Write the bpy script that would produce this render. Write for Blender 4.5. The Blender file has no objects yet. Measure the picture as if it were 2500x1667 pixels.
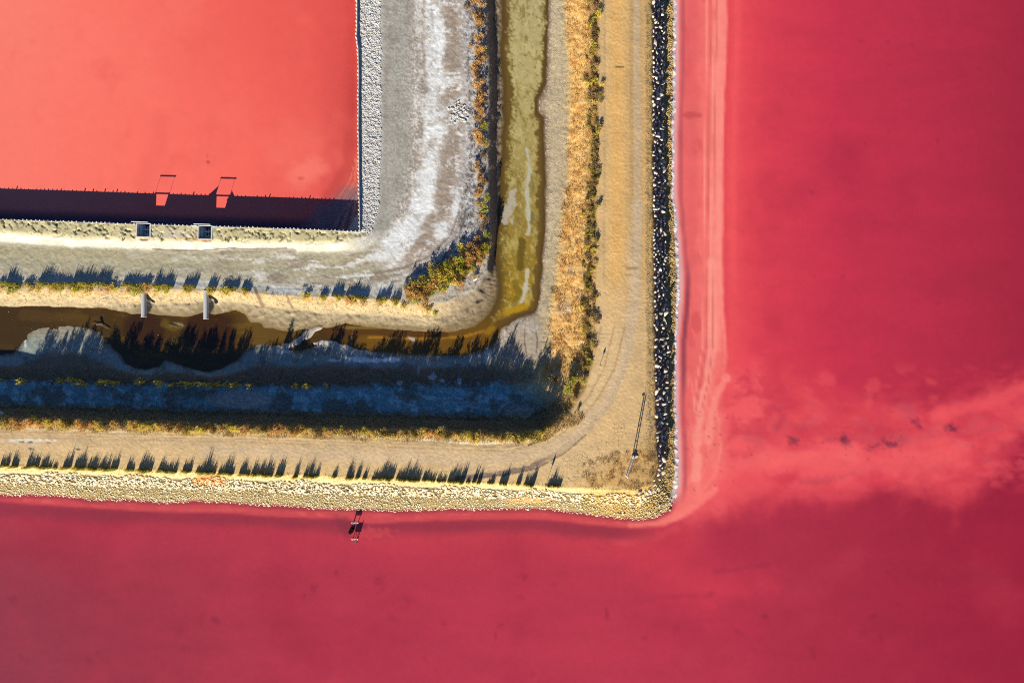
import bpy, math, random
import numpy as np
from mathutils import Vector, Matrix

# ------------------------------------------------------------------ camera, sky, sun, exposure
S = bpy.context.scene
COL = S.collection
H = 83.333                       # flying height above the water, metres
G = 0.05                         # metres on the water per survey unit
CU, CV = 1250.0, 833.5           # survey coordinates of the point straight below the drone
cam = bpy.data.cameras.new('camera')
cam.sensor_width = 36.0
cam.lens = 24.0
cam.clip_start = 0.5
cam.clip_end = 20000
cam_o = bpy.data.objects.new('camera', cam)
cam_o.location = (0, 0, H)
COL.objects.link(cam_o)
S.camera = cam_o

SUN_EL = math.radians(24)
SH = Vector((0.305, 0.952, 0)).normalized()       # shadows fall this way
sun_dir = (-SH) * math.cos(SUN_EL) + Vector((0, 0, math.sin(SUN_EL)))
W = bpy.data.worlds.new('World')
S.world = W
W.use_nodes = True
nt = W.node_tree
sky = nt.nodes.new('ShaderNodeTexSky')
sky.sky_type = 'NISHITA'
sky.sun_disc = False
sky.sun_elevation = SUN_EL
sky.sun_rotation = math.atan2(sun_dir.x, sun_dir.y)
sky.ozone_density = 9
sky.air_density = 1.0
sky.dust_density = 0.0
nt.links.new(sky.outputs[0], nt.nodes['Background'].inputs[0])
nt.nodes['Background'].inputs[1].default_value = 0.055
sl = bpy.data.lights.new('sun', 'SUN')
sl.energy = 5.0
sl.color = (1.0, 0.90, 0.72)
sl.angle = math.radians(0.5)
so = bpy.data.objects.new('sun', sl)
so.rotation_euler = sun_dir.to_track_quat('Z', 'Y').to_euler()
so.location = (0, -40, 60)
COL.objects.link(so)
S.view_settings.view_transform = 'Standard'
S.view_settings.look = 'None'
S.view_settings.exposure = 0.81
S.view_settings.gamma = 1.0
S.view_settings.use_curve_mapping = False
S.render.engine = 'CYCLES'
S.cycles.max_bounces = 4
S.cycles.diffuse_bounces = 2
S.cycles.glossy_bounces = 2
S.cycles.use_denoising = False
S.cycles.filter_width = 1.05

rng = np.random.default_rng(7)
random.seed(7)

# ------------------------------------------------------------------ helpers
K = np.array((1.16, 1.12, 1.09))        # full light on level ground


def lin(c):
    c = np.asarray(c, float) / 255.0
    return np.where(c <= 0.04045, c / 12.92, ((c + 0.055) / 1.055) ** 2.4)


def alb(c):
    """albedo of a surface that shows as the sRGB value c in full light on level ground"""
    return np.clip(lin(c) / K, 0.004, 0.86)


def _hash(i, j, seed):
    n = (i * 374761393 + j * 668265263 + seed * 974634777) & 0xFFFFFFFF
    n = ((n ^ (n >> 13)) * 1274126177) & 0xFFFFFFFF
    return (n ^ (n >> 16)) & 0xFFFF


def noise(x, y, seed=0):
    x = np.asarray(x, float)
    y = np.asarray(y, float)
    xi = np.floor(x).astype(np.int64)
    yi = np.floor(y).astype(np.int64)
    xf = x - xi
    yf = y - yi
    u = xf * xf * xf * (xf * (xf * 6 - 15) + 10)
    v = yf * yf * yf * (yf * (yf * 6 - 15) + 10)

    def g(a, b, dx, dy):
        h = _hash(xi + a, yi + b, seed) * (2 * math.pi / 65536.0)
        return np.cos(h) * dx + np.sin(h) * dy
    n00 = g(0, 0, xf, yf)
    n10 = g(1, 0, xf - 1, yf)
    n01 = g(0, 1, xf, yf - 1)
    n11 = g(1, 1, xf - 1, yf - 1)
    a = n00 + u * (n10 - n00)
    b = n01 + u * (n11 - n01)
    return (a + v * (b - a)) * 1.5


def fbm(x, y, wl, octv=5, seed=0, ry=1.0, gain=0.58):
    """noise in about -1..1, wl = wavelength in survey units, ry stretches it along y"""
    r = 0
    a = 1.0
    t = 0
    fx = 1.0 / wl
    for k in range(octv):
        r = r + a * noise(x * fx, y * fx / ry, seed + 17 * k)
        t += a
        a *= gain
        fx *= 2.03
    return r / t * 1.5


def sstep(a, b, x):
    t = np.clip((x - a) / (b - a), 0, 1)
    return t * t * (3 - 2 * t)


def seg_dist(px, py, pts):
    d = np.full(px.shape, 1e12)
    for (ax, ay), (bx, by) in zip(pts[:-1], pts[1:]):
        ex, ey = bx - ax, by - ay
        L = ex * ex + ey * ey + 1e-9
        t = np.clip(((px - ax) * ex + (py - ay) * ey) / L, 0, 1)
        d = np.minimum(d, (px - ax - t * ex) ** 2 + (py - ay - t * ey) ** 2)
    return np.sqrt(d)


def in_poly(px, py, pts):
    r = np.zeros(px.shape, bool)
    n = len(pts)
    for i in range(n):
        ax, ay = pts[i]
        bx, by = pts[(i + 1) % n]
        if ay == by:
            continue
        c = ((ay > py) != (by > py)) & (px < (bx - ax) * (py - ay) / (by - ay) + ax)
        r ^= c
    return r


def mat(name, base=None, rough=0.9, attr=None, vary=0.0, vscale=8.0, bump=0.0, bscale=20.0,
        metallic=0.0, spec=0.3, rand=0.0, detail=6.0):
    m = bpy.data.materials.new(name)
    m.use_nodes = True
    t = m.node_tree
    b = t.nodes['Principled BSDF']
    b.inputs['Roughness'].default_value = rough
    b.inputs['Metallic'].default_value = metallic
    b.inputs['Specular IOR Level'].default_value = spec
    tc = t.nodes.new('ShaderNodeTexCoord')
    if attr:
        a = t.nodes.new('ShaderNodeAttribute')
        a.attribute_name = attr
        src = a.outputs['Color']
    else:
        c = t.nodes.new('ShaderNodeRGB')
        c.outputs[0].default_value = (*base, 1)
        src = c.outputs[0]
    if vary:
        n = t.nodes.new('ShaderNodeTexNoise')
        n.inputs['Scale'].default_value = vscale
        n.inputs['Detail'].default_value = detail
        n.inputs['Roughness'].default_value = 0.7
        t.links.new(tc.outputs['Object'], n.inputs['Vector'])
        mr = t.nodes.new('ShaderNodeMapRange')
        mr.inputs[1].default_value = 0.3
        mr.inputs[2].default_value = 0.7
        mr.inputs[3].default_value = 1 - vary
        mr.inputs[4].default_value = 1 + vary
        t.links.new(n.outputs[0], mr.inputs[0])
        mx = t.nodes.new('ShaderNodeVectorMath')
        mx.operation = 'MULTIPLY'
        t.links.new(src, mx.inputs[0])
        t.links.new(mr.outputs[0], mx.inputs[1])
        src = mx.outputs[0]
    if rand:
        oi = t.nodes.new('ShaderNodeObjectInfo')
        mr = t.nodes.new('ShaderNodeMapRange')
        mr.inputs[3].default_value = 1 - rand
        mr.inputs[4].default_value = 1 + rand
        t.links.new(oi.outputs['Random'], mr.inputs[0])
        mx = t.nodes.new('ShaderNodeVectorMath')
        mx.operation = 'MULTIPLY'
        t.links.new(src, mx.inputs[0])
        t.links.new(mr.outputs[0], mx.inputs[1])
        src = mx.outputs[0]
    t.links.new(src, b.inputs['Base Color'])
    if bump:
        n = t.nodes.new('ShaderNodeTexNoise')
        n.inputs['Scale'].default_value = bscale
        n.inputs['Detail'].default_value = 5
        n.inputs['Roughness'].default_value = 0.65
        t.links.new(tc.outputs['Object'], n.inputs['Vector'])
        bp = t.nodes.new('ShaderNodeBump')
        bp.inputs['Strength'].default_value = 1.0
        bp.inputs['Distance'].default_value = bump
        t.links.new(n.outputs[0], bp.inputs['Height'])
        t.links.new(bp.outputs[0], b.inputs['Normal'])
    return m


def mesh_np(name, V, F, m=None, col=None, smooth=False):
    """mesh from numpy arrays: V (n,3), F (k,3 or 4)"""
    me = bpy.data.meshes.new(name)
    V = np.ascontiguousarray(V, dtype=np.float32)
    F = np.ascontiguousarray(F, dtype=np.int32)
    k = F.shape[1]
    me.vertices.add(len(V))
    me.vertices.foreach_set('co', V.ravel())
    me.loops.add(F.size)
    me.loops.foreach_set('vertex_index', F.ravel())
    me.polygons.add(len(F))
    me.polygons.foreach_set('loop_start', np.arange(0, F.size, k, dtype=np.int32))
    me.polygons.foreach_set('loop_total', np.full(len(F), k, dtype=np.int32))
    if smooth:
        me.polygons.foreach_set('use_smooth', np.ones(len(F), dtype=bool))
    if col is not None:
        a = me.color_attributes.new('Col', 'FLOAT_COLOR', 'POINT')
        c = np.ones((len(V), 4), dtype=np.float32)
        c[:, :3] = col
        a.data.foreach_set('color', c.ravel())
    if m is not None:
        me.materials.append(m)
    me.update()
    me.validate()
    return me


def obj(name, me, parent=None, loc=None, rotz=None, label=None, cat=None, group=None, kind=None):
    o = bpy.data.objects.new(name, me)
    COL.objects.link(o)
    if parent is not None:
        o.parent = parent
    if loc is not None:
        o.location = loc
    if rotz is not None:
        o.rotation_euler = (0, 0, rotz)
    if label:
        o['label'] = label
    if cat:
        o['category'] = cat
    if group:
        o['group'] = group
    if kind:
        o['kind'] = kind
    return o


class MB:
    """collects boxes, bars and tubes into one mesh"""
    def __init__(s):
        s.V, s.F = [], []

    def add(s, V, F):
        n = len(s.V)
        s.V += [tuple(v) for v in V]
        s.F += [tuple(i + n for i in f) for f in F]
        return s

    def box(s, c, d, rz=0.0, bev=0.0):
        x, y, z = d[0] / 2, d[1] / 2, d[2] / 2
        b = min(bev, x * .6, y * .6)
        cs, sn = math.cos(rz), math.sin(rz)
        if b > 0:
            ring = [(-x + b, -y), (x - b, -y), (x, -y + b), (x, y - b), (x - b, y), (-x + b, y), (-x, y - b), (-x, -y + b)]
        else:
            ring = [(-x, -y), (x, -y), (x, y), (-x, y)]
        n = len(ring)
        V = [(c[0] + p * cs - q * sn, c[1] + p * sn + q * cs, c[2] + h) for h in (-z, z) for p, q in ring]
        F = [tuple(range(n - 1, -1, -1)), tuple(range(n, 2 * n))]
        F += [(i, (i + 1) % n, n + (i + 1) % n, n + i) for i in range(n)]
        return s.add(V, F)

    def bar(s, a, b, r, n=6, r2=None):
        a, b = Vector(a), Vector(b)
        d = (b - a).normalized()
        p = d.orthogonal().normalized()
        q = d.cross(p)
        r2 = r if r2 is None else r2
        V = []
        for c, rr in ((a, r), (b, r2)):
            for i in range(n):
                t = 2 * math.pi * i / n
                V.append(c + (p * math.cos(t) + q * math.sin(t)) * rr)
        F = [tuple(range(n - 1, -1, -1)), tuple(range(n, 2 * n))]
        F += [(i, (i + 1) % n, n + (i + 1) % n, n + i) for i in range(n)]
        return s.add(V, F)

    def mesh(s, name, m, smooth=False):
        me = bpy.data.meshes.new(name)
        me.from_pydata(s.V, [], s.F)
        me.materials.append(m)
        if smooth:
            me.polygons.foreach_set('use_smooth', [True] * len(me.polygons))
        me.update()
        return me


# ------------------------------------------------------------------ survey of the levee: contour lines
FAR = -60000
def L(*p):
    return [(p[0][0], FAR)] + list(p) + [(FAR, p[-1][1])]

RINGS = [
    # 0 retaining wall of the coral lagoon
    L((871, 0), (871, 60), (870, 88), (874, 118), (875, 170), (874.5, 300), (876, 440), (878, 566), (870, 566.5), (800, 563), (640, 557), (470, 552.5), (330, 548), (160, 542), (0, 537)),
    # 1-5 bands of the salt flat
    L((928, 0), (929, 200), (928, 400), (922, 520), (905, 572), (860, 590), (760, 595), (600, 592), (400, 588), (200, 583), (0, 568)),
    L((1003, 0), (1000, 200), (1000, 350), (985, 470), (950, 570), (890, 612), (800, 616), (600, 613), (400, 610), (200, 604), (0, 592)),
    L((1042, 0), (1044, 200), (1040, 350), (1020, 460), (985, 560), (930, 630), (850, 655), (700, 652), (400, 644), (200, 640), (0, 632)),
    L((1082, 0), (1080, 150), (1082, 300), (1075, 420), (1055, 500), (1020, 580), (960, 655), (880, 690), (700, 682), (400, 668), (200, 664), (0, 660)),
    L((1128, 0), (1130, 200), (1135, 330), (1120, 480), (1095, 560), (1050, 630), (980, 690), (890, 712), (700, 703), (500, 690), (200, 684), (0, 680)),
    # 6 top of the inner ditch bank
    L((1184, 0), (1190, 120), (1192, 250), (1190, 380), (1192, 520), (1196, 600), (1188, 660), (1158, 705), (1085, 738), (1000, 742), (930, 732), (800, 726), (700, 722), (560, 712), (400, 706), (200, 705), (0, 702)),
    # 7 foot of that bank
    L((1205, 0), (1208, 120), (1212, 260), (1210, 380), (1208, 520), (1208, 610), (1202, 670), (1178, 725), (1110, 768), (1040, 785), (940, 770), (800, 765), (700, 755), (600, 742), (520, 735), (430, 742), (350, 745), (250, 742), (200, 747), (0, 744)),
    # 8 inner water line of the ditch
    L((1226, 0), (1228, 70), (1222, 130), (1230, 200), (1231, 290), (1226, 350), (1222, 450), (1214, 540), (1208, 620), (1216, 680), (1215, 725), (1200, 765), (1165, 797), (1110, 809), (1050, 811), (960, 805), (890, 797), (845, 790), (800, 800), (770, 799), (720, 810), (680, 806), (645, 800), (640, 789), (612, 787), (598, 766), (575, 757), (540, 766), (525, 770), (500, 762), (478, 768), (455, 774), (425, 771), (395, 772), (375, 768), (345, 766), (318, 767), (285, 757), (240, 752), (180, 751), (100, 748), (0, 748)),
    # 9 outer water line
    L((1338, 0), (1335, 120), (1332, 200), (1322, 222), (1311, 245), (1313, 275), (1326, 285), (1328, 340), (1331, 450), (1330, 560), (1322, 660), (1318, 720), (1308, 760), (1262, 775), (1225, 800), (1210, 830), (1175, 855), (1110, 868), (1000, 863), (920, 858), (870, 855), (830, 842), (790, 838), (752, 852), (705, 856), (680, 842), (640, 838), (600, 850), (580, 878), (540, 900), (512, 909), (470, 900), (430, 888), (400, 877), (388, 893), (360, 902), (332, 900), (310, 888), (290, 862), (262, 836), (246, 812), (205, 798), (150, 795), (95, 800), (66, 816), (48, 845), (30, 862), (0, 866)),
    # 10, 11 berm
    L((1378, 0), (1386, 200), (1385, 400), (1366, 560), (1352, 680), (1338, 760), (1340, 830), (1336, 880), (1300, 915), (1200, 925), (900, 930), (700, 932), (400, 928), (200, 922), (0, 918)),
    L((1428, 0), (1430, 200), (1428, 400), (1420, 600), (1416, 760), (1408, 860), (1385, 932), (1350, 980), (1300, 1010), (1200, 1016), (900, 1009), (600, 1003), (300, 996), (0, 987)),
    # 12, 13 edges of the road
    L((1465, 0), (1465, 280), (1460, 450), (1458, 640), (1456, 800), (1450, 890), (1432, 950), (1395, 1005), (1368, 1032), (1335, 1058), (1280, 1068), (1150, 1066), (900, 1058), (700, 1052), (400, 1044), (200, 1036), (0, 1031)),
    L((1590, 0), (1590, 300), (1592, 600), (1594, 800), (1597, 960), (1602, 1080), (1606, 1130), (1590, 1180), (1550, 1198), (1440, 1195), (1330, 1188), (1200, 1180), (1000, 1172), (700, 1160), (400, 1150), (150, 1143), (0, 1138)),
    # 14 toe of the riprap, 15 water line of the lake
    L((1626, 0), (1627, 150), (1624, 300), (1628, 480), (1633, 620), (1632, 690), (1634, 750), (1638, 850), (1634, 1000), (1628, 1120), (1612, 1190), (1570, 1225), (1480, 1225), (1330, 1212), (1000, 1207), (700, 1197), (400, 1186), (200, 1180), (0, 1175)),
    L((1650, 0), (1650, 160), (1646, 330), (1645, 470), (1654, 580), (1661, 670), (1659, 740), (1650, 830), (1650, 980), (1655, 1080), (1657, 1160), (1652, 1215), (1632, 1246), (1600, 1262), (1550, 1267), (1480, 1260), (1400, 1250), (1320, 1240), (1250, 1242), (1100, 1242), (980, 1246), (900, 1243), (780, 1240), (640, 1232), (560, 1225), (480, 1223), (400, 1226), (300, 1219), (220, 1219), (150, 1210), (60, 1207), (0, 1207)),
]
NR = len(RINGS)
S_Z = np.array([0, .8, 1, 2, 3, 5, 6, 6.18, 7, 8, 8.14, 8.5, 8.86, 9, 9.35, 10, 11, 11.2, 11.5, 11.85, 12, 12.5, 12.9, 13, 13.12, 13.4, 14, 15, 16])
Z_V = np.array([1.4, 1.42, 1.45, 1.48, 1.5, 1.55, 1.68, 1.55, .35, .02, -.15, -.25, -.15, .02, .2, .6, 2.7, 2.95, 3.4, 3.8, 3.9, 3.95, 3.75, 3.5, 3.2, 1.95, .28, .0, -.9])
Z_H = np.array([1.86, 1.82, 1.74, 1.5, 1.46, 1.52, 1.66, 1.5, .3, .02, -.15, -.25, -.15, .02, .2, .5, .75, 1.0, 2.1, 3.75, 3.95, 3.95, 3.9, 3.85, 3.65, 3.1, 1.8, .0, -.9])

BOXES = [(350, 561), (500.5, 566.5)]      # sluice boxes, centre of the opening


def bank_noise(u, v, s, w):
    """relief of the ground in metres on top of the levelled profile"""
    z = 0.02 * fbm(u, v, 40, 3, 3)
    b = (s > 0) & (s < 1)
    clod = np.clip(fbm(u, v, 9, 2, 11) + .25, 0, 1) * .10
    z = z + np.where(s < 1.15, clod, 0) * w * sstep(1.15, .95, s)
    z = z + np.abs(fbm(u, v, 6, 2, 12)) * .035 * w * sstep(.9, 1.1, s) * sstep(2.8, 2.0, s)
    z = z + fbm(u, v, 11, 5, 13, gain=.75) * .05 * sstep(1.6, 2.4, s) * sstep(6.2, 5.8, s)
    crack = np.clip(.10 - np.abs(fbm(u, v, 30, 3, 21)), 0, .1) * 2.2
    z = z - crack * (1 - w) * sstep(1.15, .7, s)
    # eroded bank edges
    z = z + fbm(u, v, 18, 3, 31) * .16 * sstep(6.0, 6.3, s) * sstep(7.6, 7.0, s)
    z = z + fbm(u, v, 15, 3, 32) * .09 * sstep(6.2, 6.8, s) * sstep(8.0, 7.6, s)
    z = z + fbm(u, v, 22, 4, 33) * .04 * sstep(8.85, 9.1, s) * sstep(10, 9.5, s)
    z = z + fbm(u, v, 9, 3, 34) * .09 * sstep(9.5, 10.2, s) * sstep(12.0, 11.7, s)
    z = z + fbm(u, v, 5, 2, 35) * .02 * sstep(11.9, 12.1, s) * sstep(13.0, 12.8, s)
    z = z + fbm(u, v, 12, 3, 36) * .12 * sstep(13.05, 13.3, s)
    return z


# mud spits that cross the ditch: survey line, half width, height
SPITS = [([(686, 852), (720, 836), (752, 818), (772, 800), (790, 790)], 12, .12), ([(770, 838), (810, 836), (850, 850), (905, 868)], 11, .08),
         ([(222, 788), (250, 790), (268, 800)], 7, .09), ([(415, 792), (440, 797)], 8, .05), ([(418, 820), (420, 850)], 9, .06)]


def build_field(us, vs):
    U, Vv = np.meshgrid(us, vs)
    # distances on every second line, then filled in
    D = np.empty((NR,) + U.shape, np.float32)
    ui = np.unique(np.r_[np.arange(0, len(us), 2), len(us) - 1])
    vi = np.unique(np.r_[np.arange(0, len(vs), 2), len(vs) - 1])
    Uc, Vc = np.meshgrid(us[ui], vs[vi])
    wob = sstep(-400, -50, np.minimum(Uc, Vc))
    Uw = Uc + (fbm(Uc, Vc, 38, 4, 91) * 3.2) * wob
    Vw = Vc + (fbm(Uc, Vc, 38, 4, 92) * 3.2) * wob
    for k, r in enumerate(RINGS):
        a, b = (Uc, Vc) if k in (0, 12) else (Uw, Vw)
        d = seg_dist(a, b, r)
        ins = in_poly(a, b, r + [(FAR, FAR)])
        d = np.where(ins, -d, d)
        tmp = np.empty((len(vi), len(us)))
        for i in range(len(vi)):
            tmp[i] = np.interp(us, us[ui], d[i])
        j = np.clip(np.searchsorted(vs[vi], vs, side='right') - 1, 0, len(vi) - 2)
        t = ((vs - vs[vi][j]) / (vs[vi][j + 1] - vs[vi][j]))[:, None]
        D[k] = tmp[j] * (1 - t) + tmp[j + 1] * t
    s = np.where(D[0] <= 0, D[0] / 50.0, 0.0)
    for k in range(NR - 1):
        m = (D[k] > 0) & (D[k + 1] <= 0)
        s = np.where(m, k + D[k] / np.maximum(D[k] - D[k + 1], 1e-6), s)
    s = np.where(D[NR - 1] > 0, NR - 1 + np.minimum(D[NR - 1] / 30.0, 1), s)
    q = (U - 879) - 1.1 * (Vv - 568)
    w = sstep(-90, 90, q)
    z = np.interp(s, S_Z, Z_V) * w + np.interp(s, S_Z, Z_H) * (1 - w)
    z = z + bank_noise(U, Vv, s, w)
    # smooth pads and dips
    for pts, hw, h in SPITS:
        d = seg_dist(U, Vv, pts) + fbm(U, Vv, 20, 3, 55) * 5
        z = np.where((s > 7.9) & (s < 9.2), np.maximum(z, -.25 + (h + .25) * sstep(hw * 1.5, hw * .2, d)), z)
    for pu, pv in ((352, 768), (503, 772)):      # scour below the two pipes
        d = np.hypot(U - pu - 6, (Vv - pv + 12) * .8)
        z = np.where((s < 7.9) & (s > 6.3), np.maximum(z - .75 * sstep(36, 8, d) * sstep(6.5, 7.0, s), np.minimum(z, .07)), z)
    # tyre ruts
    return U, Vv, D, s, w, z


def dense(a0, a1, step, lo, hi):
    return np.unique(np.r_[lo, np.arange(a0, a1 + step, step), hi])


OUT = [-30000, -9000, -3500, -1500, -900, -600, -400, -280, -200, -140, -95, -60, -35, -20]
us = dense(-10, 1695, 2.5, OUT, [])
vs = dense(-10, 1305, 2.5, OUT, [])
U, V_, D, s, w, Z = build_field(us, vs)


def bil(A, u, v):
    i = np.clip(np.searchsorted(us, u) - 1, 0, len(us) - 2)
    j = np.clip(np.searchsorted(vs, v) - 1, 0, len(vs) - 2)
    fu = (u - us[i]) / (us[i + 1] - us[i])
    fv = (v - vs[j]) / (vs[j + 1] - vs[j])
    return (A[j, i] * (1 - fu) + A[j, i + 1] * fu) * (1 - fv) + (A[j + 1, i] * (1 - fu) + A[j + 1, i + 1] * fu) * fv


def world(u, v, z):
    """survey coordinates (taken off the aerial picture) to metres, corrected for relief displacement"""
    f = G * (1 - z / H)
    return (u - CU) * f, -(v - CV) * f


def at(u, v, dz=0.0):
    z = float(bil(Z, np.array([u]), np.array([v]))[0])
    x, y = world(u, v, z)
    return Vector((x, y, z + dz))


def at_z(u, v, z):
    x, y = world(u, v, z)
    return Vector((x, y, z))


# ------------------------------------------------------------------ colours of the ground
class Paint:
    def __init__(s_, U, V, col):
        s_.U, s_.V, s_.c = U, V, col

    def mix(s_, m, rgb, k=1.0):
        m = np.clip(m * k, 0, 1)[..., None]
        s_.c = s_.c * (1 - m) + np.asarray(rgb, float) * m

    def blob(s_, cu, cv, ru, rv, rgb, k=1.0, soft=.5, rot=0.0, rough=.35, wl=30, seed=1, lim=None):
        r0 = max(ru, rv) * 2 + 10
        a = math.radians(rot)
        x, y = s_.U - cu, s_.V - cv
        p = (x * math.cos(a) + y * math.sin(a)) / ru
        q = (-x * math.sin(a) + y * math.cos(a)) / rv
        d = np.sqrt(p * p + q * q)
        m = np.zeros(d.shape)
        near = d < 2.2
        if near.any():
            dd = d[near] + fbm(s_.U[near], s_.V[near], wl, 4, seed) * rough
            m[near] = sstep(1 + soft * .5, 1 - soft * .5, dd)
        if lim is not None:
            m = m * lim
        s_.mix(m, rgb, k)

    def stroke(s_, pts, hw, rgb, k=1.0, rough=.4, wl=20, seed=1, soft=.6, lim=None):
        d = seg_dist(s_.U, s_.V, pts)
        m = np.zeros(d.shape)
        near = d < hw * 3
        if near.any():
            dd = d[near] / hw + fbm(s_.U[near], s_.V[near], wl, 4, seed) * rough
            m[near] = sstep(1 + soft * .5, 1 - soft * .5, dd)
        if lim is not None:
            m = m * lim
        s_.mix(m, rgb, k)

    def poly(s_, pts, soft, rgb, k=1.0, rough=0.0, wl=40, seed=1, lim=None):
        d = seg_dist(s_.U, s_.V, pts + [pts[0]])
        d = np.where(in_poly(s_.U, s_.V, pts), -d, d)
        if rough:
            d = d + fbm(s_.U, s_.V, wl, 5, seed) * rough
        m = sstep(soft, -soft, d)
        if lim is not None:
            m = m * lim
        s_.mix(m, rgb, k)


def table(s, rows):
    k = np.array([r[0] for r in rows])
    c = np.array([r[1] for r in rows], float)
    return np.stack([np.interp(s, k, c[:, i]) for i in range(3)], -1)


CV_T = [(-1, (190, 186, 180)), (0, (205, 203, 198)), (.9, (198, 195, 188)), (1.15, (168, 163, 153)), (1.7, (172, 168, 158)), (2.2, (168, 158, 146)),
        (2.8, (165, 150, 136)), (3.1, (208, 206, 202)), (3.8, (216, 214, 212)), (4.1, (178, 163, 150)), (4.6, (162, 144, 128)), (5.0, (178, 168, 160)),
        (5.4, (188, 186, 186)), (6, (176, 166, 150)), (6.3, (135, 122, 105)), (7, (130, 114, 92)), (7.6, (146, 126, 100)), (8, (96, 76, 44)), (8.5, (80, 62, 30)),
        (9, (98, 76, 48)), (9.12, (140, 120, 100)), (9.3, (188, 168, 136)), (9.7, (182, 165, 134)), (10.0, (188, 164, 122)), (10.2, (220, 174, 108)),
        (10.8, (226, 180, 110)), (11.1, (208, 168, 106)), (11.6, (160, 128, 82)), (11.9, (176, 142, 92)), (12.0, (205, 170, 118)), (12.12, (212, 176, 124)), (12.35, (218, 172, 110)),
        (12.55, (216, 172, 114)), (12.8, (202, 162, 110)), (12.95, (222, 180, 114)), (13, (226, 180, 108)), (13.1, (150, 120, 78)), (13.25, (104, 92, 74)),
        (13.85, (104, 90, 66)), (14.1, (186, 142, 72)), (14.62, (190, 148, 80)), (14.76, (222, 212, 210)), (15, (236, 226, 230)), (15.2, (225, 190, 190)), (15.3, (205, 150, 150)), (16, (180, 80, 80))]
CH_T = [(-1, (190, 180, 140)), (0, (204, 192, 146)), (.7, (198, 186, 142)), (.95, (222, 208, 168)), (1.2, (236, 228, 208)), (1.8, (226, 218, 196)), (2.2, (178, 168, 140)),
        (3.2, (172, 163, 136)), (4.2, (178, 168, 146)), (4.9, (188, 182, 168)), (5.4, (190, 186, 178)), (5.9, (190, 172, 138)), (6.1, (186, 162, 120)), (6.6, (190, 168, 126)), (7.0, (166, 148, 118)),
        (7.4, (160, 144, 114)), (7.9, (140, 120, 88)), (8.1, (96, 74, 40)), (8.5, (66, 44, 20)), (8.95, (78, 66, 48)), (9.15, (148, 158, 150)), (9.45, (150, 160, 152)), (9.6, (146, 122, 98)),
        (10.1, (140, 118, 94)), (10.25, (132, 170, 174)), (10.85, (134, 172, 176)), (11.05, (126, 114, 94)), (11.6, (112, 98, 76)), (11.85, (176, 144, 92)), (12, (234, 204, 146)), (12.1, (236, 212, 164)),  # blue-green of the road's shade tinted into the crust band
        (12.22, (198, 172, 134)), (12.5, (212, 180, 134)), (12.8, (210, 178, 130)), (12.96, (206, 174, 120)), (13.05, (214, 184, 124)), (13.2, (206, 184, 132)), (13.38, (208, 190, 146)), (13.55, (112, 96, 68)), (14, (128, 110, 72)), (14.8, (150, 130, 84)),  # soil under the rubble darkened to stand for shaded gaps between stones
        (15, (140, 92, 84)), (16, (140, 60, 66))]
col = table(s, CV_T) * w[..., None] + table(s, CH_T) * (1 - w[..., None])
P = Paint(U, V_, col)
flat = sstep(.8, 1.2, s) * sstep(6.2, 5.8, s)
# mottling along the arm
n1 = fbm(U, V_, 60, 5, 5)
nl = np.where(w > .5, fbm(U, V_, 26, 5, 6, ry=5.0), fbm(U / 5.0, V_, 26, 5, 6))
# salt flat, vertical arm: salt against brown crust
saltmask = sstep(.05, .3, fbm(U, V_, 40, 6, 41, ry=2.2, gain=.68) + .3 * nl)
P.mix(saltmask * flat * w * sstep(1.9, 2.5, s) * sstep(3.2, 2.8, s), (222, 218, 212), .85)
P.mix(sstep(.08, .3, fbm(U / 4.0, V_, 17, 6, 42, gain=.66) - .12 * (s - 4.2)) * w * sstep(3.9, 4.05, s) * sstep(5.2, 4.8, s), (224, 223, 222), .85)
P.mix(sstep(-.15, .15, fbm(U, V_, 60, 6, 78, gain=.66, ry=1.8)) * w * sstep(2.7, 3.05, s) * sstep(4.3, 3.8, s), (236, 236, 235), .85)
P.mix(sstep(.05, .3, fbm(U, V_, 26, 7, 79, gain=.72, ry=1.5)) * w * sstep(1.0, 1.2, s) * sstep(4.9, 4.5, s), (146, 134, 122), .55)
P.mix(sstep(.1, .3, fbm(U, V_, 16, 6, 80, gain=.75, ry=1.3)) * w * sstep(1.9, 2.3, s) * sstep(6.0, 5.7, s), (232, 230, 227), .6)
P.mix(sstep(.1, .3, fbm(U / 2.0, V_, 18, 6, 43, gain=.7)) * w * sstep(2.9, 3.2, s) * sstep(4.2, 3.8, s), (186, 176, 164), .7)
P.mix(sstep(.05, .25, fbm(U, V_, 9, 5, 44, gain=.7)) * w * sstep(4.8, 5.3, s) * sstep(6.2, 5.9, s), (104, 100, 104), .75)
P.mix(sstep(.1, .4, fbm(U, V_, 5, 2, 45)) * w * sstep(1.0, 1.2, s) * sstep(2.9, 2.4, s), (140, 132, 120), .6)
P.mix(sstep(.15, .4, fbm(U, V_, 5, 2, 46)) * w * sstep(1.6, 2.2, s) * sstep(3.0, 2.7, s), (214, 208, 200), .6)
for cu, cv, ru, rv, r in ((1092, 42, 20, 26, 0), (1105, 118, 20, 16, 0), (1098, 142, 18, 8, -8), (1104, 163, 20, 8, -15), (1090, 240, 16, 10, -20), (1098, 330, 16, 12, -20), (1090, 375, 20, 13, -35), (1085, 430, 20, 18, -20), (1078, 480, 16, 26, 20), (1045, 540, 12, 26, 40), (1022, 595, 10, 44, 42)):
    P.blob(cu, cv, ru, rv, (156, 138, 122), .75, soft=.8, rot=r, seed=cu)
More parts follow.
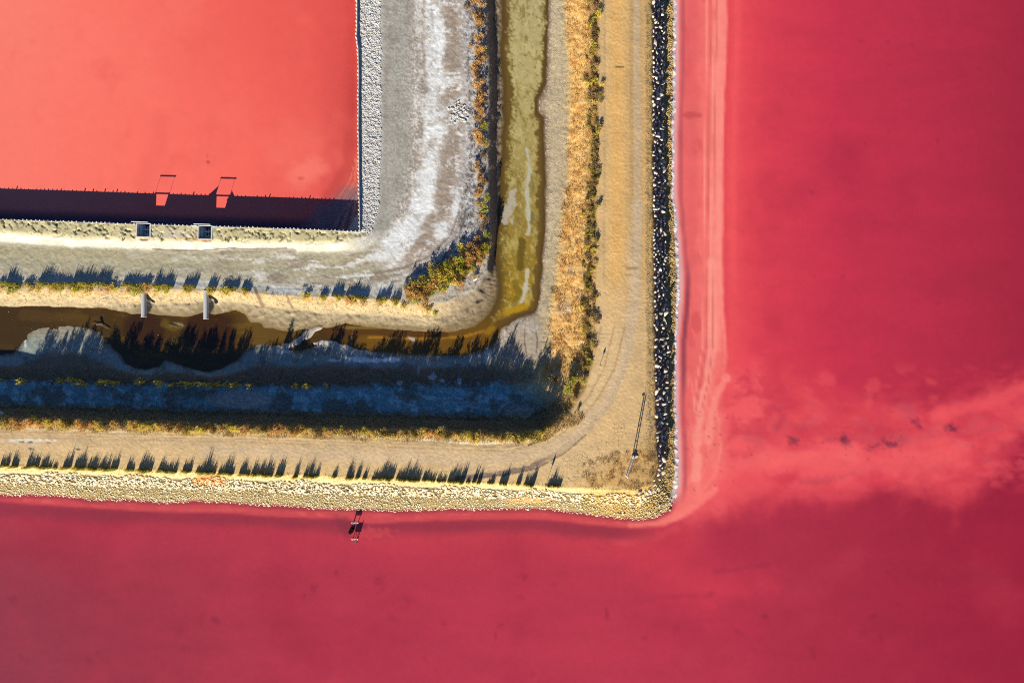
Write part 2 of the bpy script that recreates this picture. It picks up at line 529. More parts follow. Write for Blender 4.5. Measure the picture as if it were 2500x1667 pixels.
for cu, cv, ru, rv, r in ((1075, 80, 14, 40, 0), (1085, 200, 40, 12, 0), (1072, 320, 26, 14, -10), (1042, 440, 22, 50, 8), (1030, 500, 30, 24, 0), (985, 560, 46, 22, -30), (960, 590, 40, 16, -25), (930, 625, 40, 12, -10), (1112, 500, 9, 36, 8), (1078, 560, 18, 20, 30)):
    P.blob(cu, cv, ru, rv, (228, 228, 227), .8, soft=.8, rot=r, seed=cu, rough=.6, wl=22)
# corner sweep of old wheel tracks
for k, (rr, c) in enumerate(((0, (150, 132, 116)), (26, (170, 160, 148)), (52, (138, 126, 116)))):
    P.stroke([(1120 + rr * .3, 520), (1100 + rr * .4, 575), (1050 + rr * .5, 625 + rr * .3), (985, 655 + rr * .5), (900, 670 + rr * .6)], 3, tuple(int(q * .82) for q in c), .65, wl=16, rough=.8, seed=60 + k)
# horizontal arm of the flat
hm = flat * (1 - w)
P.mix(sstep(.05, .5, fbm(U / 4.0, V_, 16, 5, 47)) * hm * sstep(1.9, 2.2, s) * sstep(5, 4.5, s) * sstep(380, 700, U), (146, 130, 114), .75)
P.mix(sstep(.1, .3, fbm(U / 3.0, V_, 20, 6, 48, gain=.68) - .15 * sstep(700, 300, U)) * hm * sstep(1.9, 2.4, s), (224, 221, 216), np.clip(.35 + .5 * sstep(500, 800, U), 0, 1))
P.mix(sstep(.0, .5, fbm(U / 2.0, V_, 15, 4, 49)) * hm * sstep(4.3, 4.8, s), (206, 204, 204), .6)
P.mix(sstep(-.1, .4, fbm(U, V_, 40, 4, 50)) * hm * sstep(.95, 1.1, s) * sstep(2.1, 1.7, s), (242, 238, 228), .7)
P.stroke([(372, 608), (430, 611), (490, 612), (560, 606), (620, 608), (700, 606)], 1.6, (120, 108, 92), .7, seed=3)
P.stroke([(540, 616), (640, 610), (720, 612)], 5, (136, 120, 104), .6, seed=4)
P.stroke([(0, 612), (150, 616), (300, 622)], 10, (164, 152, 118), .5, seed=5, wl=40)
# tan crust behind the wall: dark cracks and stains
P.mix(sstep(.07, .02, np.abs(fbm(U, V_, 34, 4, 51))) * (1 - w) * sstep(1.0, .7, s) * sstep(.05, .2, s) * sstep(.0, .25, fbm(U, V_, 50, 2, 53)), (66, 58, 46), .9)
P.mix(sstep(.3, .5, fbm(U, V_, 26, 4, 52)) * (1 - w) * sstep(.9, .5, s), (150, 138, 108), .7)
P.blob(430, 572, 60, 10, (206, 196, 178), .6, seed=8)
P.blob(300, 574, 26, 6, (214, 200, 160), .6, seed=9)
# red soil below the boxes
P.blob(352, 586, 12, 2.6, (120, 62, 40), .8, seed=10)
P.blob(470, 584, 40, 4, (190, 146, 96), .6, seed=11)
P.blob(503, 588, 14, 2.5, (150, 84, 48), .7, seed=12)
# straw bank, debris specks
P.mix(sstep(.2, .5, fbm(U, V_, 5, 3, 54)) * sstep(6.05, 6.2, s) * sstep(7.0, 6.8, s) * (1 - w), (110, 84, 56), .55)
P.mix(sstep(.1, .5, fbm(U, V_, 22, 4, 57)) * sstep(6.0, 6.1, s) * sstep(6.7, 6.3, s) * (1 - w), (196, 142, 82), .6)
P.stroke([(622, 702), (628, 718), (636, 735), (642, 748)], 4, (96, 74, 56), .6, seed=13, wl=8)
P.stroke([(700, 722), (708, 740), (714, 752)], 3, (110, 86, 64), .6, seed=14, wl=8)
# gullies of the eastern ditch bank
P.mix(sstep(.05, .0, np.abs(fbm(U / 1.6, V_, 16, 3, 58))) * sstep(6.9, 7.05, s) * sstep(8.1, 7.8, s) * w, (66, 56, 46), .7)
# mud margin
P.mix(sstep(.15, .5, fbm(U, V_, 18, 4, 59)) * sstep(7.0, 7.2, s) * sstep(8, 7.8, s) * (1 - w), (190, 174, 144), .5)
P.stroke([(880, 795), (1000, 800), (1080, 803), (1150, 785), (1195, 745), (1205, 700)], 6, (120, 100, 70), .5, seed=15, wl=14)
P.poly([(1225, 790), (1262, 778), (1312, 772), (1325, 820), (1322, 870), (1260, 890), (1215, 850)], 8, (172, 158, 142), .9, rough=6, wl=20, lim=sstep(8.9, 9.05, s))
for pts in ([(1235, 800), (1255, 830), (1272, 870)], [(1282, 795), (1280, 830), (1286, 870)], [(1305, 790), (1312, 830), (1310, 860)], [(1255, 812), (1240, 840)]):
    P.stroke(pts, 1.8, (112, 92, 76), .8, seed=int(pts[0][0]), wl=9)
P.blob(1295, 800, 24, 14, (196, 186, 174), .6, seed=16)
for pts, hw, h in SPITS[:2]:
    P.stroke(pts, hw * 1.1, (206, 198, 188), .85, rough=.6, wl=16, seed=int(hw), lim=sstep(7.9, 8.1, s))
# mud flats lying in the shade of the road
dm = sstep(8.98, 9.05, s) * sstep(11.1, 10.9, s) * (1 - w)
P.mix(sstep(.0, .3, fbm(U, V_, 30, 6, 61, gain=.7)) * dm * sstep(10.0, 10.15, s), (186, 226, 232), .7)  # same shade tint mixed into the pale crust patches
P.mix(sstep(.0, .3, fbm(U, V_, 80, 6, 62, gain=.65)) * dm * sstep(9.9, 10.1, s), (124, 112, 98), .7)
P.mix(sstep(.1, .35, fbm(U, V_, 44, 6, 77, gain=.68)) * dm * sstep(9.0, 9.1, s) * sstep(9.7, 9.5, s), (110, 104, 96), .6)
P.mix(sstep(.1, .4, fbm(U / 3, V_, 8, 3, 63)) * sstep(8.9, 9.0, s) * sstep(9.5, 9.2, s) * (1 - w), (150, 146, 134), .5)
P.blob(148, 812, 80, 18, (166, 158, 138), .9, soft=.4, rough=.1, seed=17, lim=sstep(8.8, 9, s))
P.blob(590, 975, 80, 22, (190, 184, 174), .9, soft=.6, rough=.2, seed=18)
P.blob(1265, 1005, 36, 18, (190, 180, 160), .7, soft=.5, seed=20)
for cu, cv, ru, rv, k in ((900, 880, 55, 5, .95), (955, 878, 22, 5, .95), (865, 874, 25, 4, .9), (815, 880, 16, 3, .7), (976, 935, 7, 6, .8), (1056, 920, 8, 10, .8), (1080, 930, 8, 5, .7), (1122, 930, 5, 10, .8), (700, 858, 14, 4, .6), (1190, 865, 8, 14, .5), (62, 838, 3, 14, .6), (1022, 905, 3, 14, .5)):
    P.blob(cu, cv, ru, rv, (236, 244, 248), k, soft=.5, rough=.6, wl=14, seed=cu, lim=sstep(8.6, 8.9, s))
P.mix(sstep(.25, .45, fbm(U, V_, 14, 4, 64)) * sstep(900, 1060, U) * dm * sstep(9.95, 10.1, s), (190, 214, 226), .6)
# berm grass slope of the vertical arm
gm = w * sstep(9.9, 10.2, s) * sstep(11.9, 11.4, s)
P.mix(sstep(.1, .5, fbm(U, V_, 28, 4, 65)) * gm, (186, 128, 66), .6)
P.mix(sstep(.2, .5, fbm(U, V_, 40, 4, 66)) * gm, (226, 190, 130), .6)
P.mix(sstep(.1, .5, fbm(U, V_, 60, 4, 67)) * gm * sstep(560, 700, V_), (182, 158, 132), .7)
P.mix(sstep(.2, .45, fbm(U, V_, 5, 3, 68)) * w * sstep(9.02, 9.1, s) * sstep(9.35, 9.2, s), (222, 214, 206), .7)
P.mix(sstep(.15, .5, fbm(U, V_, 9, 4, 69)) * w * sstep(9.2, 9.4, s) * sstep(10.1, 9.9, s), (140, 124, 98), .6)
# road: worn tracks, graded edges, patches
road = sstep(11.95, 12.05, s) * sstep(13.05, 12.97, s)
T1 = [(1555, FAR), (1553, 0), (1556, 300), (1557, 600), (1551, 760), (1532, 880), (1494, 978), (1438, 1046), (1368, 1100), (1296, 1138), (1210, 1156), (1120, 1163)]
cw = road
P.stroke(T1, 9, (198, 172, 138), .75, rough=.25, seed=21, lim=cw)
P.stroke([(u - 3, v + 3) for u, v in T1[5:]], 6, (126, 106, 94), .85, rough=.6, wl=16, seed=22, lim=cw)
P.stroke([(1540, FAR), (1541, 300), (1543, 620)], 5, (178, 146, 100), .5, rough=.4, seed=23, lim=cw)
P.stroke([(1500, FAR), (1502, 100), (1505, 350), (1502, 600), (1490, 780)], 15, (222, 172, 100), .5, rough=.6, wl=50, seed=24, lim=cw)
P.stroke([(1530, FAR), (1530, 400), (1535, 640)], 7, (208, 170, 108), .5, rough=.5, seed=25, lim=cw)
P.stroke([(1476, FAR), (1476, 300), (1474, 700)], 3, (186, 150, 104), .5, rough=.5, seed=26, lim=cw)
P.poly([(1460, 700), (1600, 700), (1600, 1200), (1340, 1200), (1340, 1040)], 60, (216, 182, 134), .7, rough=20, wl=80, seed=27, lim=cw)
P.stroke([(1553, 500), (1548, 740), (1524, 880), (1478, 985), (1405, 1062), (1312, 1106), (1200, 1126), (900, 1114), (500, 1100)], 15, (206, 180, 150), .5, rough=.5, wl=60, seed=44, lim=cw)
for k, off in enumerate((0, 14, 26, 40, 58)):
    P.stroke([(1525 - off, 800), (1500 - off, 900), (1462 - off, 970), (1410 - off * .6, 1030 - off * .5), (1340, 1080 - off * .35), (1230, 1100 - off * .3), (1000, 1092 - off * .3), (600, 1078 - off * .25), (0, 1066 - off * .2)], 2.2 + (k % 2), ((178, 148, 112) if k % 2 == 0 else (214, 186, 142)), .7, rough=.9, wl=34, seed=70 + k, lim=cw)
P.stroke([(1340, 1058), (1290, 1082), (1200, 1088), (1080, 1080), (900, 1072), (700, 1062), (500, 1056), (240, 1050), (0, 1045)], 5, (150, 128, 98), .45, rough=1.0, wl=24, seed=28, lim=cw)
P.stroke([(1225, 1082), (1150, 1083), (1060, 1074), (940, 1070), (780, 1058)], 2.4, (240, 232, 218), .85, rough=.5, seed=29, lim=cw)
P.stroke([(0, 1044), (300, 1054), (500, 1058), (700, 1062)], 2.6, (222, 206, 176), .6, rough=.8, seed=30, lim=cw)
P.poly([(1190, 1060), (1290, 1064), (1350, 1040), (1362, 1034), (1330, 1064), (1290, 1082), (1210, 1082)], 5, (236, 212, 164), .8, rough=4, wl=14, seed=41, lim=cw)
P.stroke([(1290, 1086), (1318, 1076), (1340, 1056), (1352, 1042)], 2.2, (84, 64, 46), .85, rough=.6, wl=8, seed=42, lim=cw)
P.stroke([(1180, 1163), (1240, 1158), (1310, 1143), (1380, 1104), (1430, 1062)], 2.0, (110, 90, 80), .7, rough=.8, wl=10, seed=43, lim=cw)
P.blob(70, 1076, 62, 5, (226, 218, 206), .85, seed=31, rough=.7, wl=16)
P.blob(80, 1086, 16, 10, (206, 184, 150), .7, seed=32, wl=16)
P.blob(192, 1092, 10, 10, (206, 186, 150), .7, seed=33, wl=12)
for cu, cv, ru, rv in ((53, 1078, 7, 2.2), (75, 1079, 8, 1.8), (74, 1095, 6, 2.6), (191, 1097, 6, 2.6), (119, 1080, 5, 1.6)):
    P.blob(cu, cv, ru, rv, (92, 76, 70), .85, seed=cu, wl=7)
P.blob(1512, 164, 12, 2.4, (122, 92, 60), .8, seed=34, wl=8)
P.blob(1514, 159, 14, 2, (226, 182, 118), .7, seed=35, wl=8)
for cu, cv, ru, rv, c in ((1535, 640, 12, 3, (226, 196, 146)), (1542, 655, 16, 4, (150, 122, 86)), (1545, 684, 18, 5, (222, 196, 156)), (1535, 672, 10, 3, (160, 130, 92))):
    P.blob(cu, cv, ru, rv, c, .6, seed=cu, wl=9)
P.poly([(1470, 1140), (1605, 1060), (1610, 1190), (1400, 1196)], 20, (204, 160, 96), .75, rough=14, wl=24, seed=36, lim=cw)
P.mix(sstep(.15, .45, fbm(U, V_, 8, 4, 72)) * sstep(1330, 1420, U) * sstep(1080, 1140, V_) * road, (186, 144, 88), .5)
P.stroke([(1440, 1195), (1500, 1192), (1560, 1202), (1590, 1190)], 6, (238, 206, 140), .7, seed=37)
# dirty gravel along the road's outer shoulder
sh = sstep(12.86, 12.93, s) * sstep(13.06, 13.0, s) * w
P.mix(sh * sstep(.0, .4, fbm(U, V_, 6, 3, 73)), (120, 96, 62), .7)
# orange soil on the southern slope
P.blob(510, 1172, 44, 12, (206, 132, 72), .8, seed=38)
P.blob(1290, 1220, 50, 8, (212, 160, 92), .7, seed=39)
P.poly([(1420, 1205), (1640, 1150), (1640, 1240), (1500, 1262)], 20, (186, 146, 80), .6, rough=10, seed=40, lim=sstep(12.9, 13.1, s))
for pu, pv in ((352, 747), (504, 746)):  # dark crescent on the ground right of each pipe
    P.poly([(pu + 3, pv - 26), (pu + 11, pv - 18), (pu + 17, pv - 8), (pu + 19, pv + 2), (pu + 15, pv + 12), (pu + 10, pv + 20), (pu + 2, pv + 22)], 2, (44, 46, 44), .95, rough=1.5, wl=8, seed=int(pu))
# overall mottling
f = 1 + (.06 * n1 + .05 * fbm(U, V_, 9, 3, 75) + .05 * fbm(U, V_, 4.5, 2, 76))[..., None]
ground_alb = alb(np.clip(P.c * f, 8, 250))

# ------------------------------------------------------------------ ground meshes, cut along the contour lines
M_salt = mat('salt_crust', attr='Col', rough=.9, vary=.2, vscale=11, bump=.03, bscale=9, spec=.25)
M_mud = mat('ditch_mud', attr='Col', rough=.85, vary=.2, vscale=6, bump=.03, bscale=7, spec=.3)
M_soil = mat('dry_soil', attr='Col', rough=.95, vary=.28, vscale=7, bump=.05, bscale=8, spec=.2)
M_road = mat('packed_dirt', attr='Col', rough=.95, vary=.14, vscale=9, bump=.014, bscale=10, spec=.2)
M_rockbed = mat('rocky_soil', attr='Col', rough=.95, vary=.3, vscale=5, bump=.07, bscale=6, spec=.2)

X_, Y_ = world(U, V_, Z)
VX = np.stack([X_, Y_, Z], -1)
nv, nu = U.shape
idx = np.arange(nv * nu).reshape(nv, nu)
quads = np.stack([idx[:-1, :-1], idx[1:, :-1], idx[1:, 1:], idx[:-1, 1:]], -1)
smax = np.maximum.reduce([s[:-1, :-1], s[1:, :-1], s[1:, 1:], s[:-1, 1:]])
d0m = np.minimum.reduce([D[0][:-1, :-1], D[0][1:, :-1], D[0][1:, 1:], D[0][:-1, 1:]])
keep = (d0m > -.5) & (smax < 15.9)
uc = (U[:-1, :-1] + U[1:, 1:]) / 2
vc = (V_[:-1, :-1] + V_[1:, 1:]) / 2
for bu, bv in BOXES:
    keep &= ~((np.abs(uc - bu) < 14.5) & (vc > bv - 20) & (vc < bv + 14))
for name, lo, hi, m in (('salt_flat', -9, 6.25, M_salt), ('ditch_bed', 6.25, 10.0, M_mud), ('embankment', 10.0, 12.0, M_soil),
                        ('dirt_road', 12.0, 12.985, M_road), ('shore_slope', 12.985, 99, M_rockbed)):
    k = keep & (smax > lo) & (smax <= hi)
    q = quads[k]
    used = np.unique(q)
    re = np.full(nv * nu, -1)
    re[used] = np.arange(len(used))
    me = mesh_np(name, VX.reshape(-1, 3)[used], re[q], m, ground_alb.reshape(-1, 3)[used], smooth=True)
    obj(name, me, kind='structure')


# ------------------------------------------------------------------ water sheets
def water_mat(name, rough=.12, bump=.004, bscale=.9, vary=.035, vs_=.7):
    return mat(name, attr='Col', rough=rough, vary=vary, vscale=vs_, bump=bump, bscale=bscale, spec=.5)


def sheet(name, us_, vs_, paint, z, m, keepf):
    A, B = np.meshgrid(us_, vs_)
    c, kv = paint(A, B)
    x, y = (A - CU) * G * (1 - z / H), -(B - CV) * G * (1 - z / H)
    n, k = A.shape
    ii = np.arange(n * k).reshape(n, k)
    q = np.stack([ii[:-1, :-1], ii[1:, :-1], ii[1:, 1:], ii[:-1, 1:]], -1)
    kk = kv[:-1, :-1] | kv[1:, :-1] | kv[1:, 1:] | kv[:-1, 1:]
    q = q[kk]
    used = np.unique(q)
    re = np.full(n * k, -1)
    re[used] = np.arange(len(used))
    pts = np.stack([x, y, np.full_like(x, z)], -1).reshape(-1, 3)[used]
    me = mesh_np(name, pts, re[q], m, alb(np.clip(c, 4, 254)).reshape(-1, 3)[used], smooth=True)
    return obj(name, me, kind='structure')


# coral lagoon behind the wall
def paint_lagoon(A, B):
    c = table(A, [(-300, (250, 124, 106)), (60, (253, 124, 106)), (300, (254, 117, 101)), (600, (250, 108, 94)), (760, (238, 97, 86)), (835, (214, 82, 76)), (862, (182, 64, 60)), (878, (200, 80, 70))])
    p = Paint(A, B, c)
    p.mix(sstep(420, 0, B) * sstep(200, 800, A), (228, 84, 76), .55)
    p.mix(sstep(300, 0, B) * sstep(250, 0, A), (253, 132, 112), .5)
    p.mix(sstep(-.1, .7, fbm(A, B, 260, 4, 101)), (255, 126, 108), .4)
    p.mix(sstep(.1, .8, fbm(A, B, 150, 4, 102)), (236, 98, 86), .4)
    p.stroke([(395, 300), (380, 380), (350, 450), (370, 520)], 22, (232, 96, 86), .25, seed=3, soft=1.6, wl=60)
    p.stroke([(420, 390), (400, 440)], 10, (232, 98, 86), .25, seed=4, soft=1.4)
    p.blob(508, 396, 5, 4, (190, 72, 66), .7, seed=5, wl=6)
    p.blob(506, 382, 2.5, 4, (205, 76, 70), .6, seed=6, wl=6)
    p.blob(752, 420, 46, 30, (252, 128, 112), .7, soft=1.0, rot=-25, seed=7)
    p.blob(735, 435, 8, 4, (206, 84, 76), .6, seed=8)
    p.stroke([(858, 330), (850, 400), (828, 440), (800, 480)], 14, (196, 72, 66), .6, seed=9, soft=1.4, wl=24)
    for k, off in enumerate((0, 9, 17, 26)):
        p.stroke([(866 + off * .2, 390), (850 + off * .6, 440), (820 + off, 480), (800 + off, 520)], 2.4, ((238, 128, 108) if k % 2 else (184, 78, 68)), .65, rough=.8, seed=10 + k, wl=16)
    for rr in (22, 32, 42):
        th = np.linspace(.2, 1.7, 8)
        p.stroke([(886 - rr * 1.1 * math.cos(t), 492 - rr * math.sin(t)) for t in th], 3.2, (232, 142, 118), .55, rough=.6, seed=rr)
    # shade at the foot of the southern wall painted into the water, silt fan in the corner
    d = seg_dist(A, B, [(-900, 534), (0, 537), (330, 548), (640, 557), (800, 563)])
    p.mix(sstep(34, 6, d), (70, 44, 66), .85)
    p.stroke([(360, 536), (420, 541), (520, 546)], 3, (120, 110, 120), .4, seed=14, wl=10)
    p.blob(800, 520, 60, 26, (150, 112, 122), .7, soft=1.0, rot=-35, seed=15)
    p.blob(792, 552, 22, 14, (150, 120, 126), .6, seed=16)
    p.poly([(790, 575), (800, 520), (840, 470), (890, 440), (890, 580)], 22, (128, 100, 106), .75, rough=12, wl=40, seed=18)
    for k in range(5):
        p.stroke([(812 + k * 11, 566 - k * 2), (828 + k * 9, 530 - k * 5), (858 + k * 4, 490 - k * 6)], 2.5, ((176, 150, 150), (96, 70, 84))[k % 2], .6, rough=1.0, wl=12, seed=80 + k)
    p.poly([(846, 566), (856, 548), (868, 528), (876, 520), (882, 580), (850, 580)], 3, (196, 190, 186), .95, rough=3, wl=8, seed=17)
    return p.c, (A < 893) & (B < 585)


M_lag = water_mat('coral_brine')
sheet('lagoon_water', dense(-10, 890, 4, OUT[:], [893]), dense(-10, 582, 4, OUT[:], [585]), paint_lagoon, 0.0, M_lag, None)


# ditch
def paint_ditch(A, B):
    d8 = bil(D[8], A, B)
    d9 = bil(D[9], A, B)
    q = sstep(-60, 60, (A - 1200) - 1.4 * (B - 770))          # 1 on the vertical arm
    n = fbm(A, B, 24, 5, 201, ry=1.6)
    edge = np.minimum(d8, -d9)
    c = np.zeros(A.shape + (3,)) + np.array((74, 53, 17))
    p = Paint(A, B, c)
    # horizontal arm
    h = 1 - q
    p.mix(h * sstep(.0, .6, fbm(A / 3, B, 26, 4, 202)), (106, 82, 24), .6)
    p.mix(h * sstep(240, 60, A), (66, 48, 20), .7)
    p.mix(h * sstep(560, 620, A) * sstep(760, 660, A), (120, 90, 34), .6)
    p.mix(h * sstep(820, 900, A), (124, 86, 20), .7)
    p.stroke([(800, 806), (850, 812), (900, 806), (1000, 812), (1080, 815)], 12, (84, 54, 18), .8, seed=3, wl=30)
    p.stroke([(840, 800), (890, 800), (930, 800)], 4, (150, 130, 60), .6, seed=4, wl=12)
    p.stroke([(900, 824), (1000, 826), (1080, 826), (1140, 820), (1180, 808)], 3, (176, 124, 30), .7, seed=5, wl=20)
    p.stroke([(860, 815), (857, 840), (860, 856)], 1.5, (150, 130, 90), .7, seed=6)
    p.blob(352, 806, 52, 46, (58, 36, 16), .9, soft=.35, rough=.08, seed=7)
    p.blob(512, 806, 62, 50, (60, 36, 16), .9, soft=.4, rough=.1, seed=8)
    p.stroke([(400, 790), (420, 800), (436, 795)], 9, (110, 90, 30), .6, seed=9)
    p.blob(430, 794, 14, 5, (150, 146, 130), .7, seed=10, wl=8, rough=.9)
    p.stroke([(60, 770), (150, 775), (230, 785)], 14, (88, 66, 26), .6, seed=11, wl=50)
    # foam flecks
    # vertical arm: algae mat between brown margins
    left = d8 - 13 - 16 * fbm(A, B, 26, 6, 210, gain=.7) - 8 * sstep(150, 200, B) * sstep(330, 260, B)
    right = -d9 - 9 - 12 * fbm(A, B, 30, 6, 204, gain=.7) - 8 * sstep(260, 330, B)
    matm = sstep(-2, 3, np.minimum(left, right)) * q
    base = table(B, [(-500, (180, 168, 122)), (0, (180, 166, 118)), (250, (180, 164, 108)), (380, (164, 146, 84)), (520, (150, 128, 60)), (640, (148, 120, 38)), (740, (156, 122, 26)), (800, (148, 108, 18))])
    p.mix(q, (112, 88, 40), .9)
    p.mix(q * sstep(14, 2, edge), (78, 58, 26), .6)
    m = np.clip(matm, 0, 1)[..., None]
    p.c = p.c * (1 - m) + base * m
    p.mix(matm * sstep(.05, .5, fbm(A, B, 26, 5, 205, ry=2)), (196, 182, 122), .6)
    p.mix(matm * sstep(.15, .4, fbm(A, B, 26, 6, 206, ry=2, gain=.68)), (128, 108, 52), .7)
    p.mix(matm * sstep(.0, .3, fbm(A, B, 14, 6, 218, gain=.8) + .6 * sstep(40, 10, d8) + .35 * sstep(24, 8, -d9) - .3), (104, 84, 34), .75)
    p.mix(matm * sstep(.1, .5, fbm(A, B, 12, 5, 207, ry=1.3, gain=.8)), (140, 122, 66), .45)
    p.mix(matm * sstep(.1, .5, fbm(A, B, 10, 5, 217, ry=1.3, gain=.8)), (214, 200, 150), .45)
    p.mix(q * sstep(8.0, 2.5, np.abs(left + 3)) * sstep(.0, .3, fbm(A, B, 8, 3, 208)), (96, 80, 24), .6)
    p.stroke([(1287, 365), (1294, 420), (1287, 450), (1289, 500), (1291, 555), (1290, 570)], 4, (186, 184, 166), .9, seed=12, wl=24, rough=1.1)
    p.stroke([(1253, 472), (1244, 500), (1232, 540)], 9, (182, 172, 158), .9, seed=13, wl=24, rough=1.1)
    p.blob(1250, 540, 4, 8, (186, 176, 160), .9, seed=14, wl=8)
    p.stroke([(1302, 450), (1300, 470)], 4, (120, 112, 70), .7, seed=15)
    p.stroke([(1300, 520), (1298, 545)], 4, (112, 108, 70), .7, seed=16)
    p.stroke([(1274, 590), (1272, 620), (1270, 650)], 9, (96, 78, 22), .8, seed=17, wl=18)
    p.stroke([(1288, 662), (1284, 700), (1274, 732), (1254, 746)], 4.5, (194, 188, 170), .9, seed=18, wl=24, rough=1.1)
    p.stroke([(1258, 690), (1268, 715), (1256, 745)], 8, (120, 96, 20), .7, seed=19)
    p.stroke([(1240, 760), (1262, 755), (1285, 748)], 8, (176, 138, 20), .8, seed=20, wl=16)
    p.blob(1196, 806, 16, 8, (150, 114, 20), .8, rot=-30, seed=21, wl=14)
    p.blob(1006, 828, 12, 4, (190, 176, 170), .9, rot=25, seed=22, wl=8)
    return p.c, (d8 > -14) & (d9 < 14)


M_ditch = water_mat('stagnant_water', rough=.1, bump=.003, bscale=1.5, vary=.13, vs_=4.5)
sheet('ditch_water', dense(-10, 1350, 3.3, OUT[:], []), dense(-10, 930, 3.3, OUT[:], []), paint_ditch, 0.02, M_ditch, None)


# red lake
def paint_lake(A, B):
    dw = seg_dist(A, B, RINGS[15])
    ins = in_poly(A, B, RINGS[15] + [(FAR, FAR)])
    dw = np.where(ins, -dw, dw)
    wobble = fbm(A, B, 120, 4, 301)
    Aw = A + wobble * 14
    east = table(Aw, [(1650, (238, 108, 108)), (1780, (236, 84, 92)), (1830, (228, 72, 86)), (1900, (214, 62, 82)), (2050, (198, 52, 77)), (2250, (186, 48, 72)), (2420, (174, 43, 67)), (2560, (160, 36, 62))])
    # southern water: grey-red on the left, brighter to the right of centre
    south = table(A, [(-200, (150, 58, 74)), (0, (153, 58, 74)), (300, (160, 54, 72)), (700, (176, 54, 74)), (1100, (184, 55, 76)), (1500, (188, 56, 77)), (1750, (184, 52, 74)), (2050, (170, 45, 68)), (2300, (162, 38, 62)), (2560, (158, 33, 58))])
    t = sstep(1080, 1320, B + .18 * (A - 1700))
    t = np.where(A < 1640, 1.0, t)
    c = east * (1 - t[..., None]) + south * t[..., None]
    p = Paint(A, B, c)
    # brighter water along the southern shore
    p.mix(sstep(130, 50, dw) * sstep(1100, 1240, B) * sstep(600, 1000, A), (205, 68, 82), .7)
    p.mix(sstep(230, 40, dw) * sstep(1100, 1240, B) * sstep(1750, 1500, A), (188, 60, 78), .6)
    p.poly([(1500, 1300), (1690, 1280), (1700, 1380), (1780, 1400), (1880, 1400), (1900, 1440), (1700, 1480), (1580, 1430)], 60, (214, 64, 82), .6, rough=30, wl=90, seed=2)
    p.mix(sstep(.0, .8, fbm(A, B, 220, 4, 302)) * t, (194, 62, 80), .3)
    p.mix(sstep(.1, .8, fbm(A, B, 300, 4, 303)), (160, 40, 64), .3)
    p.mix(sstep(250, -50, A) * sstep(1400, 1650, B), (146, 58, 74), .5)
    # sediment plume to the east
    top = [(1770, 905), (1830, 890), (1900, 915), (1960, 905), (2040, 950), (2110, 960), (2180, 990), (2290, 1000), (2400, 970), (2520, 925)]
    bot = [(2520, 1060), (2440, 1110), (2400, 1190), (2330, 1240), (2250, 1190), (2120, 1200), (1990, 1215), (1880, 1225), (1800, 1230), (1700, 1255), (1680, 1240)]
    p.poly(top + bot, 44, (224, 74, 86), .8, rough=46, wl=90, seed=3)
    p.poly([(1770, 900), (1850, 930), (1880, 1040), (1850, 1160), (1760, 1240), (1690, 1250), (1740, 1100)], 60, (244, 100, 105), .8, rough=50, wl=90, seed=19)
    p.poly([(2380, 1010), (2520, 940), (2520, 1030), (2420, 1080), (2280, 1090), (2150, 1060)], 40, (228, 76, 88), .7, rough=40, wl=90, seed=4)
    p.poly([(1830, 1090), (1960, 1080), (2100, 1110), (2300, 1090), (2380, 1130), (2250, 1160), (2050, 1190), (1850, 1200), (1760, 1180)], 44, (235, 82, 92), .65, rough=46, wl=90, seed=5)
    fine = fbm(A, B, 75, 4, 304, ry=.6, gain=.45)
    zone = sstep(1740, 1790, A) * sstep(870, 930, B) * sstep(1240, 1160, B)
    p.mix(zone * sstep(.0, .5, fine), (204, 58, 78), .5)
    p.mix(zone * sstep(.1, .6, -fine), (240, 92, 97), .4)
    p.mix(sstep(1790, 1850, A) * sstep(950, 1000, B) * sstep(1150, 1100, B) * sstep(.1, .5, fbm(A, B, 70, 4, 305, ry=.5)), (200, 84, 98), .5)
    for cu, cv, ru, rv, r, k in ((2240, 1034, 12, 7, 20, .8), (2322, 1044, 13, 9, 10, .85), (2062, 1078, 8, 15, -25, .85), (2175, 1086, 22, 9, 15, .85), (2130, 1090, 16, 5, -15, .55), (1935, 1074, 12, 8, 30, .6), (2028, 1076, 9, 5, 0, .5), (2005, 1062, 6, 4, 0, .4), (2272, 1062, 20, 6, -12, .5), (2220, 1080, 20, 7, 15, .4), (1820, 1118, 7, 5, 0, .5), (2010, 1170, 55, 10, -10, .5), (2085, 1150, 26, 9, -15, .4), (2310, 1124, 12, 7, 30, .4), (2130, 1140, 30, 8, -8, .3), (1892, 1040, 12, 16, -10, .3), (2420, 1045, 60, 8, -10, .35)):
        p.blob(cu, cv, ru * .95, rv * .95, (104, 42, 66) if k > .5 else (176, 70, 88), k * .85, soft=1.6, rot=r, rough=1.3, wl=13, seed=cu)
    # bright shallows beside the eastern shore and round the point
    E = [(1778, FAR), (1776, 0), (1770, 250), (1764, 450), (1764, 650), (1772, 800), (1776, 870), (1752, 960), (1766, 1030), (1772, 1100), (1764, 1150), (1738, 1195), (1692, 1240), (1655, 1268), (1620, 1284), (1560, 1290), (1480, 1284), (1400, 1276), (1330, 1268), (1200, 1266), (1000, 1272), (900, 1276), (800, 1266), (700, 1262), (560, 1252), (420, 1250), (300, 1245), (200, 1240), (100, 1230), (0, 1226), (FAR, 1226)]
    Ap = A + fbm(A, B, 60, 4, 306, ry=3) * 4
    Bp = B + fbm(A / 3, B, 60, 4, 307) * 4
    de = seg_dist(Ap, Bp, E)
    de = np.where(in_poly(Ap, Bp, E + [(FAR, FAR)]), -de, de)
    estw = sstep(1560, 1660, A)
    sf = 4 + 14 * sstep(820, 980, B) * sstep(1650, 1700, A)
    shal = sstep(sf, -sf, de + .4 * sf * fbm(A, B, 50, 4, 320))
